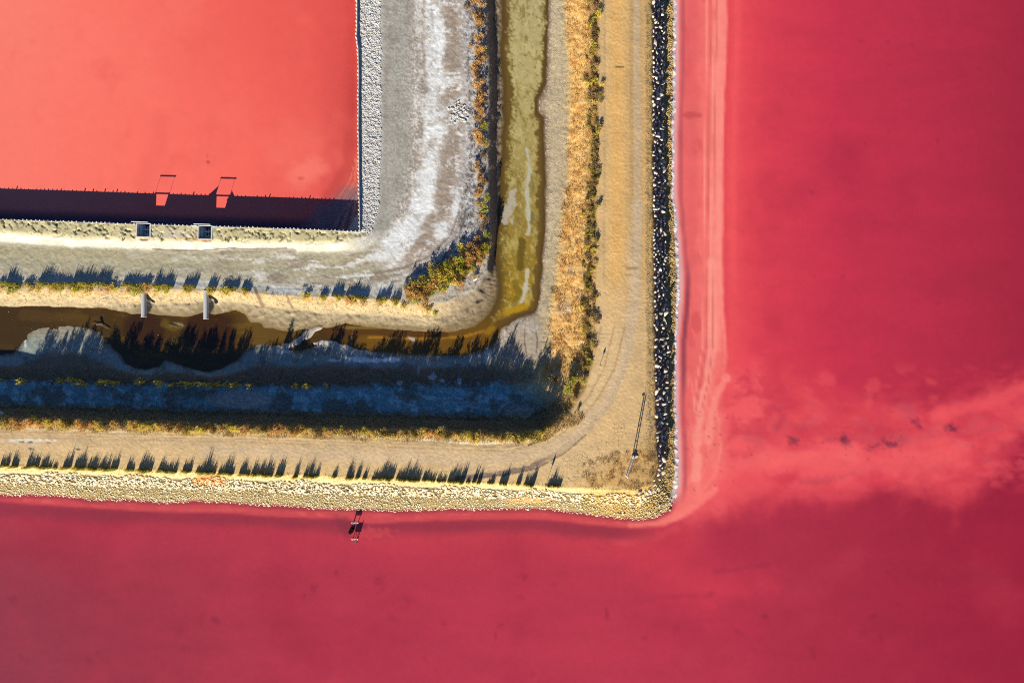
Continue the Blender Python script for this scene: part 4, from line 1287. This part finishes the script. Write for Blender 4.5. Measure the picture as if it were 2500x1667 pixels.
def shrub_mesh(name, r_, rad, hgt, c1, c2, c3, n=420, leaf=.055, lumps=9):
    V, F, C = [], [], []
    cen = []
    for k in range(lumps):
        a = r_.uniform(0, 6.28)
        rr = rad * .72 * math.sqrt(r_.random())
        cen.append((rr * math.cos(a), rr * math.sin(a), hgt * r_.uniform(.3, .78), r_.uniform(.24, .42) * rad))
    for i in range(n):
        cx, cy, cz, cr = cen[r_.integers(lumps)]
        d = r_.normal(size=3)
        d /= np.linalg.norm(d)
        pos = np.array((cx, cy, cz)) + d * cr * r_.uniform(.5, 1.05) * np.array((1, 1, hgt / rad * .6))
        pos[2] = max(pos[2], .02)
        t1 = r_.normal(size=3)
        t1 /= np.linalg.norm(t1)
        t1 = t1 * .6 + d * .7
        t2 = np.cross(t1, r_.normal(size=3))
        t2 /= np.linalg.norm(t2) + 1e-9
        l_ = leaf * r_.uniform(.6, 1.5)
        b0 = len(V)
        V += [pos - t2 * l_ * .42, pos + t2 * l_ * .42, pos + t1 * l_ * 1.5]
        F.append((b0, b0 + 1, b0 + 2))
        m = r_.random()
        c = np.array(c1) * (1 - m) + np.array(c2) * m
        if r_.random() < .2:
            c = np.array(c3)
        C += [c * r_.uniform(.75, 1.2)] * 3
    return mesh_np(name, np.array(V), np.array(F), M_leaf, np.array(C))


def stem_mesh(name, r_, rad, hgt, n=7):
    mb = MB()
    for k in range(n):
        a = r_.uniform(0, 6.28)
        rr = rad * r_.uniform(.2, .7)
        mb.bar((r_.uniform(-.04, .04), r_.uniform(-.04, .04), -.05), (rr * math.cos(a), rr * math.sin(a), hgt * r_.uniform(.45, .8)), .018, 4, .008)
    return mb.mesh(name, M_stem)


def reed_mesh(name, r_, rad, hgt, c1, c2, n=110, wd=.026):
    V, F, C = [], [], []
    for i in range(n):
        a = r_.uniform(0, 6.28)
        rr = rad * math.sqrt(r_.random())
        bx, by = rr * math.cos(a) * 1.3, rr * math.sin(a) * .7
        hh = hgt * (r_.uniform(.3, .72) if r_.random() < .75 else r_.uniform(.7, 1.15)) * (1 - .3 * rr / rad)
        lean = r_.normal(size=2) * .10 * hh
        t = r_.uniform(0, 6.28)
        dx, dy = math.cos(t) * wd * r_.uniform(.7, 1.6), math.sin(t) * wd * r_.uniform(.7, 1.6)
        b0 = len(V)
        V += [(bx - dx, by - dy, -.03), (bx + dx, by + dy, -.03), (bx + lean[0] * .4 + dx * 1.1, by + lean[1] * .4 + dy * 1.1, hh * .6), (bx + lean[0] * .4 - dx * 1.1, by + lean[1] * .4 - dy * 1.1, hh * .6), (bx + lean[0], by + lean[1], hh)]
        F += [(b0, b0 + 1, b0 + 2), (b0, b0 + 2, b0 + 3), (b0 + 3, b0 + 2, b0 + 4)]
        m = r_.random()
        c = (np.array(c1) * (1 - m) + np.array(c2) * m) * r_.uniform(.75, 1.2)
        C += [c] * 5
    return mesh_np(name, np.array(V), np.array(F), M_leaf, np.array(C))


ORANGE = ((.82, .50, .20), (.68, .38, .13), (.45, .33, .09))
GREEN = ((.42, .44, .05), (.58, .54, .07), (.24, .28, .035))
STRAW = ((.80, .62, .24), (.68, .50, .17), (.42, .38, .08))
BROWN = ((.34, .21, .11), (.46, .30, .15), (.20, .16, .06))
OLIVE = ((.44, .36, .09), (.58, .45, .14), (.22, .20, .05))
GOLD = ((.90, .70, .16), (.74, .62, .11), (.42, .42, .06))
kinds = {}
for nm, pal in (('orange', ORANGE), ('green', GREEN), ('straw', STRAW), ('brown', BROWN), ('olive', OLIVE), ('gold', GOLD)):
    kinds[nm] = [(shrub_mesh('foliage', rng, .42, .55, *pal), stem_mesh('stems', rng, .42, .5)) for k in range(3)]
reeds = {'green': [reed_mesh('reed_clump', rng, .30, 1.0, (.34, .34, .05), (.66, .54, .14), 120, .02) for k in range(6)],
         'straw': [reed_mesh('grass_tuft', rng, .26, .8, (.80, .64, .24), (.62, .46, .14)) for k in range(3)]}


def plant_shrub(u, v, size, kind, label, group, hs=1.0, name='shrub'):
    p = at(u, v)
    fo, st = kinds[kind][rng.integers(3)]
    o = obj(name, None, loc=p - Vector((0, 0, .03)), rotz=rng.uniform(0, 6.28), label=label, cat='shrub', group=group)
    o.scale = (size, size, size * hs)
    obj('foliage', fo, parent=o)
    obj('stems', st, parent=o)
    return o


def plant_reed(u, v, size, hgt, label, group, kind='green', name='reed_clump'):
    p = at(u, v)
    o = obj(name, reeds[kind][rng.integers(len(reeds[kind]))], loc=p, rotz=rng.uniform(-.4, .4) + (math.pi if rng.random() < .5 else 0), label=label, cat='grass clump' if kind == 'straw' else 'reeds', group=group)
    o.scale = (size, size, hgt)
    return o


# saltbushes along the eastern edge of the flat
g1 = 'saltbushes on the flat above the long ditch'
for u, v, sz, k in ((1155, 6, .8, 'orange'), (1173, 12, 1.0, 'orange'), (1140, 20, .7, 'brown'), (1156, 35, .6, 'orange'), (1172, 50, 1.1, 'orange'), (1163, 48, .7, 'orange'), (1177, 60, .6, 'brown'), (1168, 66, .5, 'brown'),
                    (1170, 94, .9, 'orange'), (1150, 114, .5, 'orange'), (1172, 118, 1.0, 'orange'), (1170, 130, .9, 'orange'), (1180, 122, .6, 'green'), (1176, 148, .7, 'orange'), (1186, 142, .6, 'brown'), (1163, 163, 1.0, 'orange'),
                    (1160, 178, .9, 'orange'), (1166, 183, .5, 'brown'), (1167, 205, 1.2, 'orange'), (1172, 228, .8, 'orange'), (1178, 240, 1.0, 'orange'), (1168, 250, .9, 'orange'), (1170, 265, .9, 'orange'), (1164, 262, .7, 'orange'),
                    (1176, 280, .8, 'orange'), (1160, 290, .6, 'orange'), (1175, 298, .6, 'orange'), (1184, 310, .8, 'green'), (1162, 326, .9, 'orange'), (1170, 340, .9, 'orange'), (1182, 352, 1.0, 'olive'), (1172, 348, .7, 'orange'),
                    (1180, 380, .6, 'brown'), (1164, 406, .9, 'orange'), (1173, 430, .7, 'orange'), (1178, 444, .9, 'orange'), (1184, 440, .5, 'brown'), (1172, 470, .8, 'orange'), (1164, 478, .6, 'orange'), (1188, 484, .8, 'green'),
                    (1172, 500, .8, 'straw'), (1182, 512, .8, 'green'), (1176, 530, .7, 'orange'), (1186, 540, .7, 'brown'), (1180, 556, .7, 'brown'), (1190, 575, .8, 'green')):
    lab = {'orange': 'rust orange saltbush on the pale flat above the long ditch', 'green': 'green bush among rust orange ones above the long ditch', 'brown': 'dark brown saltbush in the row above the long ditch', 'olive': 'olive and orange bush in the row above the long ditch', 'straw': 'straw coloured bush in the row above the long ditch'}[k]
    plant_shrub(u, v, sz * 1.7, k, lab + ', ' + near(v, ((70, 'near the top'), (200, 'above the bare track'), (300, 'beside the shadowed rubble'), (420, 'beside the salt band'), (9999, 'near the thicket'))), g1 + (', green' if k == 'green' else ', ' + k), 1.0, 'saltbush')
# thicket on the inner corner
r_ = np.random.default_rng(21)
for i in range(150):
    t = r_.random()
    cu = 1186 - 178 * t + r_.normal() * 15
    cv = 606 + 116 * t ** .9 + r_.normal() * 17
    if float(bil(s, np.array([cu]), np.array([cv]))[0]) > 6.45:
        continue
    k = r_.choice(['orange', 'green', 'gold', 'straw', 'brown'], p=[.40, .18, .22, .14, .06])
    lab = {'orange': 'rust orange bush in the thicket at the inner ditch corner', 'green': 'green bush in the thicket at the inner ditch corner', 'gold': 'golden bush in the thicket at the inner ditch corner', 'straw': 'straw coloured bush in the thicket at the inner ditch corner', 'brown': 'brown bush in the thicket at the inner ditch corner'}[k]
    lab = lab.replace('in the thicket at the inner ditch corner', ('at the lower left of' if cu < 1080 else 'in the middle of' if cu < 1140 else 'at the upper right of') + ' the corner thicket, ' + ('towards the salt' if (cv - 606) * 178 + (cu - 1186) * 116 < 0 else 'towards the ditch'))
    plant_shrub(cu, cv, r_.uniform(.9, 1.7), str(k), lab, f'{k} bushes of the corner thicket', r_.uniform(.9, 1.6), 'saltbush')
for u, v, sz, k, lab in ((1063, 765, 1.0, 'green', 'lone bright green bush on the mud edge below the corner thicket'), (1018, 738, 1.3, 'green', 'large green bush at the left end of the corner thicket'), (998, 730, 1.1, 'olive', 'yellow-green bush left of the large green one')):
    plant_shrub(u, v, sz, k, lab, None, 1.0, 'saltbush')
# plants along the southern edge of the flat: (from, to, height)
g2 = 'bushes on the bank above the pipes'
for a, b_, hh in ((0, 12, .45), (15, 40, .9), (40, 50, .45), (60, 82, .5), (95, 132, 1.0), (132, 172, .65), (175, 268, .95), (270, 282, .35), (300, 370, .6), (375, 422, .85), (450, 478, .75), (508, 528, .65), (546, 578, .6), (592, 612, .55),
                   (745, 760, .3), (784, 796, .5), (812, 836, .9), (845, 868, .8), (868, 898, .85), (920, 950, .8), (955, 975, .6)):
    x = a + 5
    while x <= b_ - 2:
        yb = float(np.interp(x, [0, 200, 400, 600, 700, 800, 900, 980], [694, 695, 698, 706, 716, 722, 728, 732]))
        plant_reed(x, yb + rng.uniform(-2, 3), 1.0, 1.3 * hh * rng.uniform(.7, 1.2), ('tall' if hh > .7 else 'short') + ' yellow-green clump on the bank edge, ' + near(x, FLAT_S), 'upright clumps on the bank edge above the ditch')
        x += rng.uniform(7, 11)
    for j in range(max(1, int((b_ - a) / 13))):
        x = rng.uniform(a, b_)
        yb = float(np.interp(x, [0, 200, 400, 600, 700, 800, 900, 980], [702, 703, 705, 711, 720, 727, 733, 738]))
        k = rng.choice(['green', 'gold', 'straw', 'orange'], p=[.22, .45, .18, .15])
        plant_shrub(x, yb + rng.uniform(-2, 5), rng.uniform(1.1, 1.9), str(k), {'green': 'green', 'gold': 'golden yellow', 'straw': 'straw coloured', 'orange': 'rust orange'}[str(k)] + ' bush on the sunny ditch bank, ' + near(x, FLAT_S), f'{k} bushes on the sunny ditch bank', .6, 'saltbush')
plant_shrub(650, 712, .5, 'green', 'small solitary green bush on the bare bank between pipes and thicket', None, .8, 'saltbush')
for u, v, lab in ((301, 586, 'small green weed left of the first sluice box'), (396, 588, 'small green weed right of the first sluice box'), (550, 588, 'green weed right of the second sluice box, leftmost of the patch'), (558, 589, 'green weed in the middle of the patch right of the second sluice box'), (577, 585, 'green weed at the right end of the patch past the second sluice box'), (3, 545, 'small green weed at the left end of the lagoon wall')):
    plant_shrub(u, v, .5, 'green', lab, None, .8, 'weed')
# lit tufts on the berm
for u, v in ((8, 928), (65, 930), (158, 928), (186, 927), (207, 932), (215, 940), (252, 933), (273, 932), (295, 933), (352, 930), (400, 935), (425, 938), (448, 936), (470, 937), (484, 935), (500, 937), (510, 940), (520, 938), (530, 941), (540, 937), (560, 937), (576, 940), (585, 938), (617, 941), (730, 941), (755, 942), (800, 940), (1270, 948)):
    plant_shrub(u, v, rng.uniform(.7, 1.1), 'gold', 'yellow bush catching the light on the shaded berm, ' + near(u, ((140, 'at the left'), (230, 'below the mud bar'), (310, 'left of the left pool'), (380, 'below the left pool'), (460, 'between the pools'), (560, 'below the right pool'), (660, 'right of the right pool'), (9999, 'far right'))), 'lit bushes on the shaded berm', rng.uniform(3.2, 4.0), 'berm_bush')
# shrubs between the berm and the straight road
r_ = np.random.default_rng(33)
v = -6
while v < 905:
    top = float(np.interp(v, [0, 280, 450, 640, 800, 900], [1447, 1450, 1444, 1440, 1438, 1432]))
    k = r_.choice(['olive', 'brown', 'gold', 'straw'], p=[.34, .2, .22, .24])
    lab = {'olive': 'olive bush on the crest left of the straight road', 'brown': 'dark brown bush on the crest left of the straight road', 'gold': 'golden bush on the crest left of the straight road', 'straw': 'straw coloured bush on the crest left of the straight road'}[str(k)]
    plant_shrub(top + r_.normal() * 9, v, r_.uniform(.75, 1.3), str(k), lab.replace('straight road', 'road') + ', ' + near(v, EAST), f'{k} bushes on the crest left of the road', r_.uniform(.9, 1.35))
    v += r_.uniform(4.2, 8)
# thicket where the berm meets the bend
for u, v, sz, k, lab in ((1352, 924, 1.5, 'straw', 'pale orange bush at the left of the bend thicket'), (1398, 928, 1.5, 'green', 'tall green bush in the bend thicket'), (1384, 950, 1.5, 'green', 'lowest green bush of the bend thicket, beside the shaded flat'), (1412, 922, 1.2, 'olive', 'olive bush at the right of the bend thicket'), (1425, 930, 1.0, 'green', 'small green bush at the road edge of the bend thicket'), (1400, 975, 1.0, 'straw', 'straw bush below the bend thicket'), (1412, 1000, .6, 'olive', 'small olive bush at the foot of the bend by the road')):
    plant_shrub(u, v, sz, k, lab, None, 1.9)
# crest shrubs along the lower road
x = -4
while x < 1345:
    yb = float(np.interp(x, [0, 200, 400, 700, 900, 1150, 1280, 1345], [1024, 1029, 1036, 1044, 1051, 1058, 1060, 1046]))
    k = r_.choice(['orange', 'straw', 'olive', 'brown', 'gold'], p=[.26, .28, .14, .10, .22])
    lab = {'orange': 'rust orange', 'straw': 'straw coloured', 'olive': 'olive', 'brown': 'dark brown', 'gold': 'golden'}[str(k)] + ' bush on the crest above the lower road'
    tall = .9 + 1.5 * sstep(-.4, .1, float(noise(x / 22.0, 3.3, 5)))
    plant_shrub(x, yb + 4 + r_.normal() * 5, r_.uniform(.9, 1.6), str(k), lab + ', ' + near(x, LOWER), f'{k} bushes on the crest above the lower road', tall * r_.uniform(.8, 1.15))
    x += r_.uniform(5.5, 10)
# reed row along the southern shoulder: (from, to, height)
for a, b_, hh in ((0, 25, .95), (27, 52, .95), (63, 95, 1.0), (97, 127, .75), (130, 147, .5), (152, 180, .95), (180, 212, .9), (212, 240, .95), (240, 268, .85), (268, 295, .8), (308, 335, .85), (338, 378, 1.0), (385, 440, .85), (445, 475, .75), (478, 505, .8), (497, 533, 1.1), (533, 574, .9),
                   (582, 612, .9), (612, 660, 1.05), (655, 672, .9), (672, 694, 1.05), (716, 735, 1.1), (740, 785, .95), (801, 806, .45), (812, 828, .85), (844, 868, .95), (868, 885, .9), (886, 900, .9), (906, 966, 1.05), (966, 1030, 1.0), (1030, 1064, .9), (1068, 1078, .6), (1080, 1090, .55), (1092, 1125, .9), (1122, 1140, .95), (1140, 1150, .35), (1152, 1178, .9), (1188, 1212, .4), (1218, 1244, .95), (1260, 1276, 1.1), (1278, 1312, 1.0), (1334, 1374, .8)):
    x = a + min(6, (b_ - a) * .3)
    while x <= b_ - 5:
        yb = float(np.interp(x, [0, 150, 400, 700, 1000, 1200, 1320, 1375], [1136, 1141, 1149, 1160, 1171, 1178, 1184, 1186]))
        tt = (x - a) / max(b_ - a, 1)
        edge = (.6 + .55 * math.sin(math.pi * min(1, .15 + tt * .75))) * (1.25 if rng.random() < .15 else 1)
        plant_reed(x, yb + rng.uniform(-1.5, 2), .72, 1.28 * hh * edge * rng.uniform(.7, 1.2), ('tall' if hh > .88 else 'short') + ' reed clump on the lower road shoulder, ' + near(x, LOWER), 'reed row on the lower road shoulder')
        x += rng.uniform(6, 11)
# two tall plumed stalks
M_plume = mat('seed_plume', (.30, .25, .16), rough=.9)


def stalk(u, v, hgt, label):
    p = at(u, v)
    o = obj('plumed_stalk', None, loc=p, label=label, cat='reed')
    obj('stem', MB().bar((0, 0, -.05), (.02, .03, hgt * .7), .022, 5).mesh('stem', M_stem), parent=o)
    V, F = [], []
    prof = ((.66, .02), (.70, .09), (.78, .12), (.88, .08), (1.0, .01))
    for t, rr in prof:
        for i in range(7):
            a = 2 * math.pi * i / 7
            V.append((.03 * t + rr * math.cos(a), .05 * t + rr * math.sin(a), hgt * t))
    for k in range(len(prof) - 1):
        for i in range(7):
            F.append((k * 7 + i, k * 7 + (i + 1) % 7, (k + 1) * 7 + (i + 1) % 7, (k + 1) * 7 + i))
    obj('plume', MB().add(V, F).mesh('plume', M_plume), parent=o)


stalk(1331, 1188, 2.0, 'tall plumed reed stalk by the last reeds before the lake corner')
stalk(1464, 893, 1.0, 'plumed reed stalk at the road edge beside the bend thicket')


# ground cover that nobody could count
def blades(name, p, r_, h0, h1, wd, c1, c2, per=4, spread=.10):
    n = len(p)
    P0 = np.repeat(p, per, axis=0)
    m = len(P0)
    off = r_.normal(size=(m, 2)) * spread
    base_ = P0.copy()
    base_[:, :2] += off
    th = r_.uniform(0, 2 * math.pi, m)
    hh = r_.uniform(h0, h1, m)
    dx, dy = np.cos(th) * wd, np.sin(th) * wd
    tip = base_ + np.stack([r_.normal(size=m) * hh * .35, r_.normal(size=m) * hh * .35, hh], -1)
    a = base_ - np.stack([dx, dy, np.full(m, .02)], -1)
    b_ = base_ + np.stack([dx, dy, np.full(m, -.02)], -1)
    Vt = np.stack([a, b_, tip], 1).reshape(-1, 3)
    F = np.arange(m * 3).reshape(-1, 3)
    t = r_.random((m, 1))
    c = (np.array(c1) * (1 - t) + np.array(c2) * t) * r_.uniform(.7, 1.25, (m, 1))
    return obj(name, mesh_np(name, Vt, F, M_leaf, np.repeat(c, 3, axis=0)), kind='stuff')


u, v, ss, p, r_ = sample(26000, 1330, 1470, -10, 930, lambda u, v, ss, ww: (ss > 9.95) & (ss < 11.7) & (ww > .3), 40)
kk = fbm(u, v, 26, 3, 410) + (v < 580) * .15 > -.10 + .5 * sstep(10.4, 9.9, ss)
blades('dry_grass', p[kk], r_, .08, .26, .022, (.88, .62, .27), (.76, .48, .17), 3)
u, v, ss, p, r_ = sample(9000, -10, 1420, 900, 1000, lambda u, v, ss, ww: (ss > 9.55) & (ss < 10.2) & (ww < .8), 41)
blades('berm_grass', p, r_, .08, .3, .022, (.40, .28, .17), (.54, .38, .20), 3)
u, v, ss, p, r_ = sample(9000, -10, 1440, 970, 1070, lambda u, v, ss, ww: (ss > 11.0) & (ss < 11.98) & (ww < .9), 42)
blades('undergrowth', p, r_, .12, .5, .03, (.38, .30, .16), (.54, .42, .18), 4, .14)
u, v, ss, p, r_ = sample(12000, -10, 1440, 1010, 1080, lambda u, v, ss, ww: (ss > 11.82) & (ss < 12.14 + .04 * np.sin(u / 17.)) & (ww < .9), 43)
blades('crest_grass', p, r_, .10, .36, .024, (.84, .66, .28), (.70, .48, .16), 4, .1)
u, v, ss, p, r_ = sample(9000, -10, 1380, 1130, 1200, lambda u, v, ss, ww: (ss > 12.95) & (ss < 13.3) & (ww < .7), 44)
blades('shoulder_grass', p, r_, .05, .2, .018, (.66, .55, .26), (.50, .41, .12), 4, .08)
u, v, ss, p, r_ = sample(9000, -10, 1195, 580, 770, lambda u, v, ss, ww: (ss > 5.9) & (ss < 6.5), 45)
kk = fbm(u, v, 24, 3, 411) > .0
blades('bank_grass', p[kk], r_, .06, .24, .02, (.76, .53, .23), (.60, .38, .13), 4, .1)
u, v, ss, p, r_ = sample(7000, 1120, 1200, -10, 620, lambda u, v, ss, ww: (ss > 5.2) & (ss < 6.3) & (ww > .5), 46)
kk = fbm(u, v, 14, 3, 412) > .05
blades('flat_grass', p[kk], r_, .06, .22, .02, (.30, .24, .18), (.22, .15, .09), 4, .1)
u, v, ss, p, r_ = sample(5000, 1420, 1620, 1100, 1230, lambda u, v, ss, ww: (ss > 12.6) & (ss < 13.6), 47)
kk = fbm(u, v, 24, 3, 413) > .05
blades('point_grass', p[kk], r_, .04, .16, .018, (.52, .33, .10), (.38, .22, .06), 4, .1)

# ------------------------------------------------------------------ odds and ends
b = MB()
r_ = np.random.default_rng(50)
for i in range(26):
    p = at(r_.uniform(248, 298), r_.uniform(708, 732), r_.uniform(.05, .2))
    a = r_.normal(-.5, .5)
    ln = r_.uniform(.3, .8)
    b.bar(p - Vector((math.cos(a) * ln, math.sin(a) * ln, 0)), p + Vector((math.cos(a) * ln, math.sin(a) * ln, r_.uniform(-.1, .1))), .03, 5, .014)
obj('branch_pile', b.mesh('branch_pile', mat('bleached_wood', (.60, .52, .42), rough=.9)), label='heap of bleached branches on the bank left of the first pipe', cat='branches', kind='stuff')
o = put_rock(246, 791, .36, 'dark wet lump with pale foam in the ditch left of the pipes', None, .55, .2, 1.9)
o.data = o.data.copy()
o.data.materials[0] = mat('wet_peat', (.10, .085, .06), rough=.6, vary=.5, vscale=4)
p = at(1160, 684, .35)
o = obj('plank_scrap', MB().box((0, 0, 0), (.52, .2, .05), .5, .02).mesh('plank_scrap', M_white), loc=p, label='small white plank lying on the bushes at the inner ditch corner', cat='plank')
p = at(2, 1012)
obj('white_tank', MB().bar((0, 0, 0), (0, 0, .55), .42, 14, .38).mesh('white_tank', mat('grey_plastic', (.42, .42, .40), rough=.6)), loc=p, label='pale round tank among dark bushes at the left edge of the picture', cat='tank')

u, v, ss, p, r_ = sample(1600, -10, 1200, 750, 900, lambda u, v, ss, ww: (ss > 8.06) & (ss < 8.94), 60)
kk = r_.random(len(p)) < .12
p = p[kk].copy()
f_ = (1 - .035 / H) / (1 - p[:, 2] / H)
p[:, 0] *= f_
p[:, 1] *= f_
p[:, 2] = .025
scatter_rocks('foam_flecks', p, r_.uniform(.012, .04, len(p)), tint(r_, len(p), (.6, .56, .48)), 10)
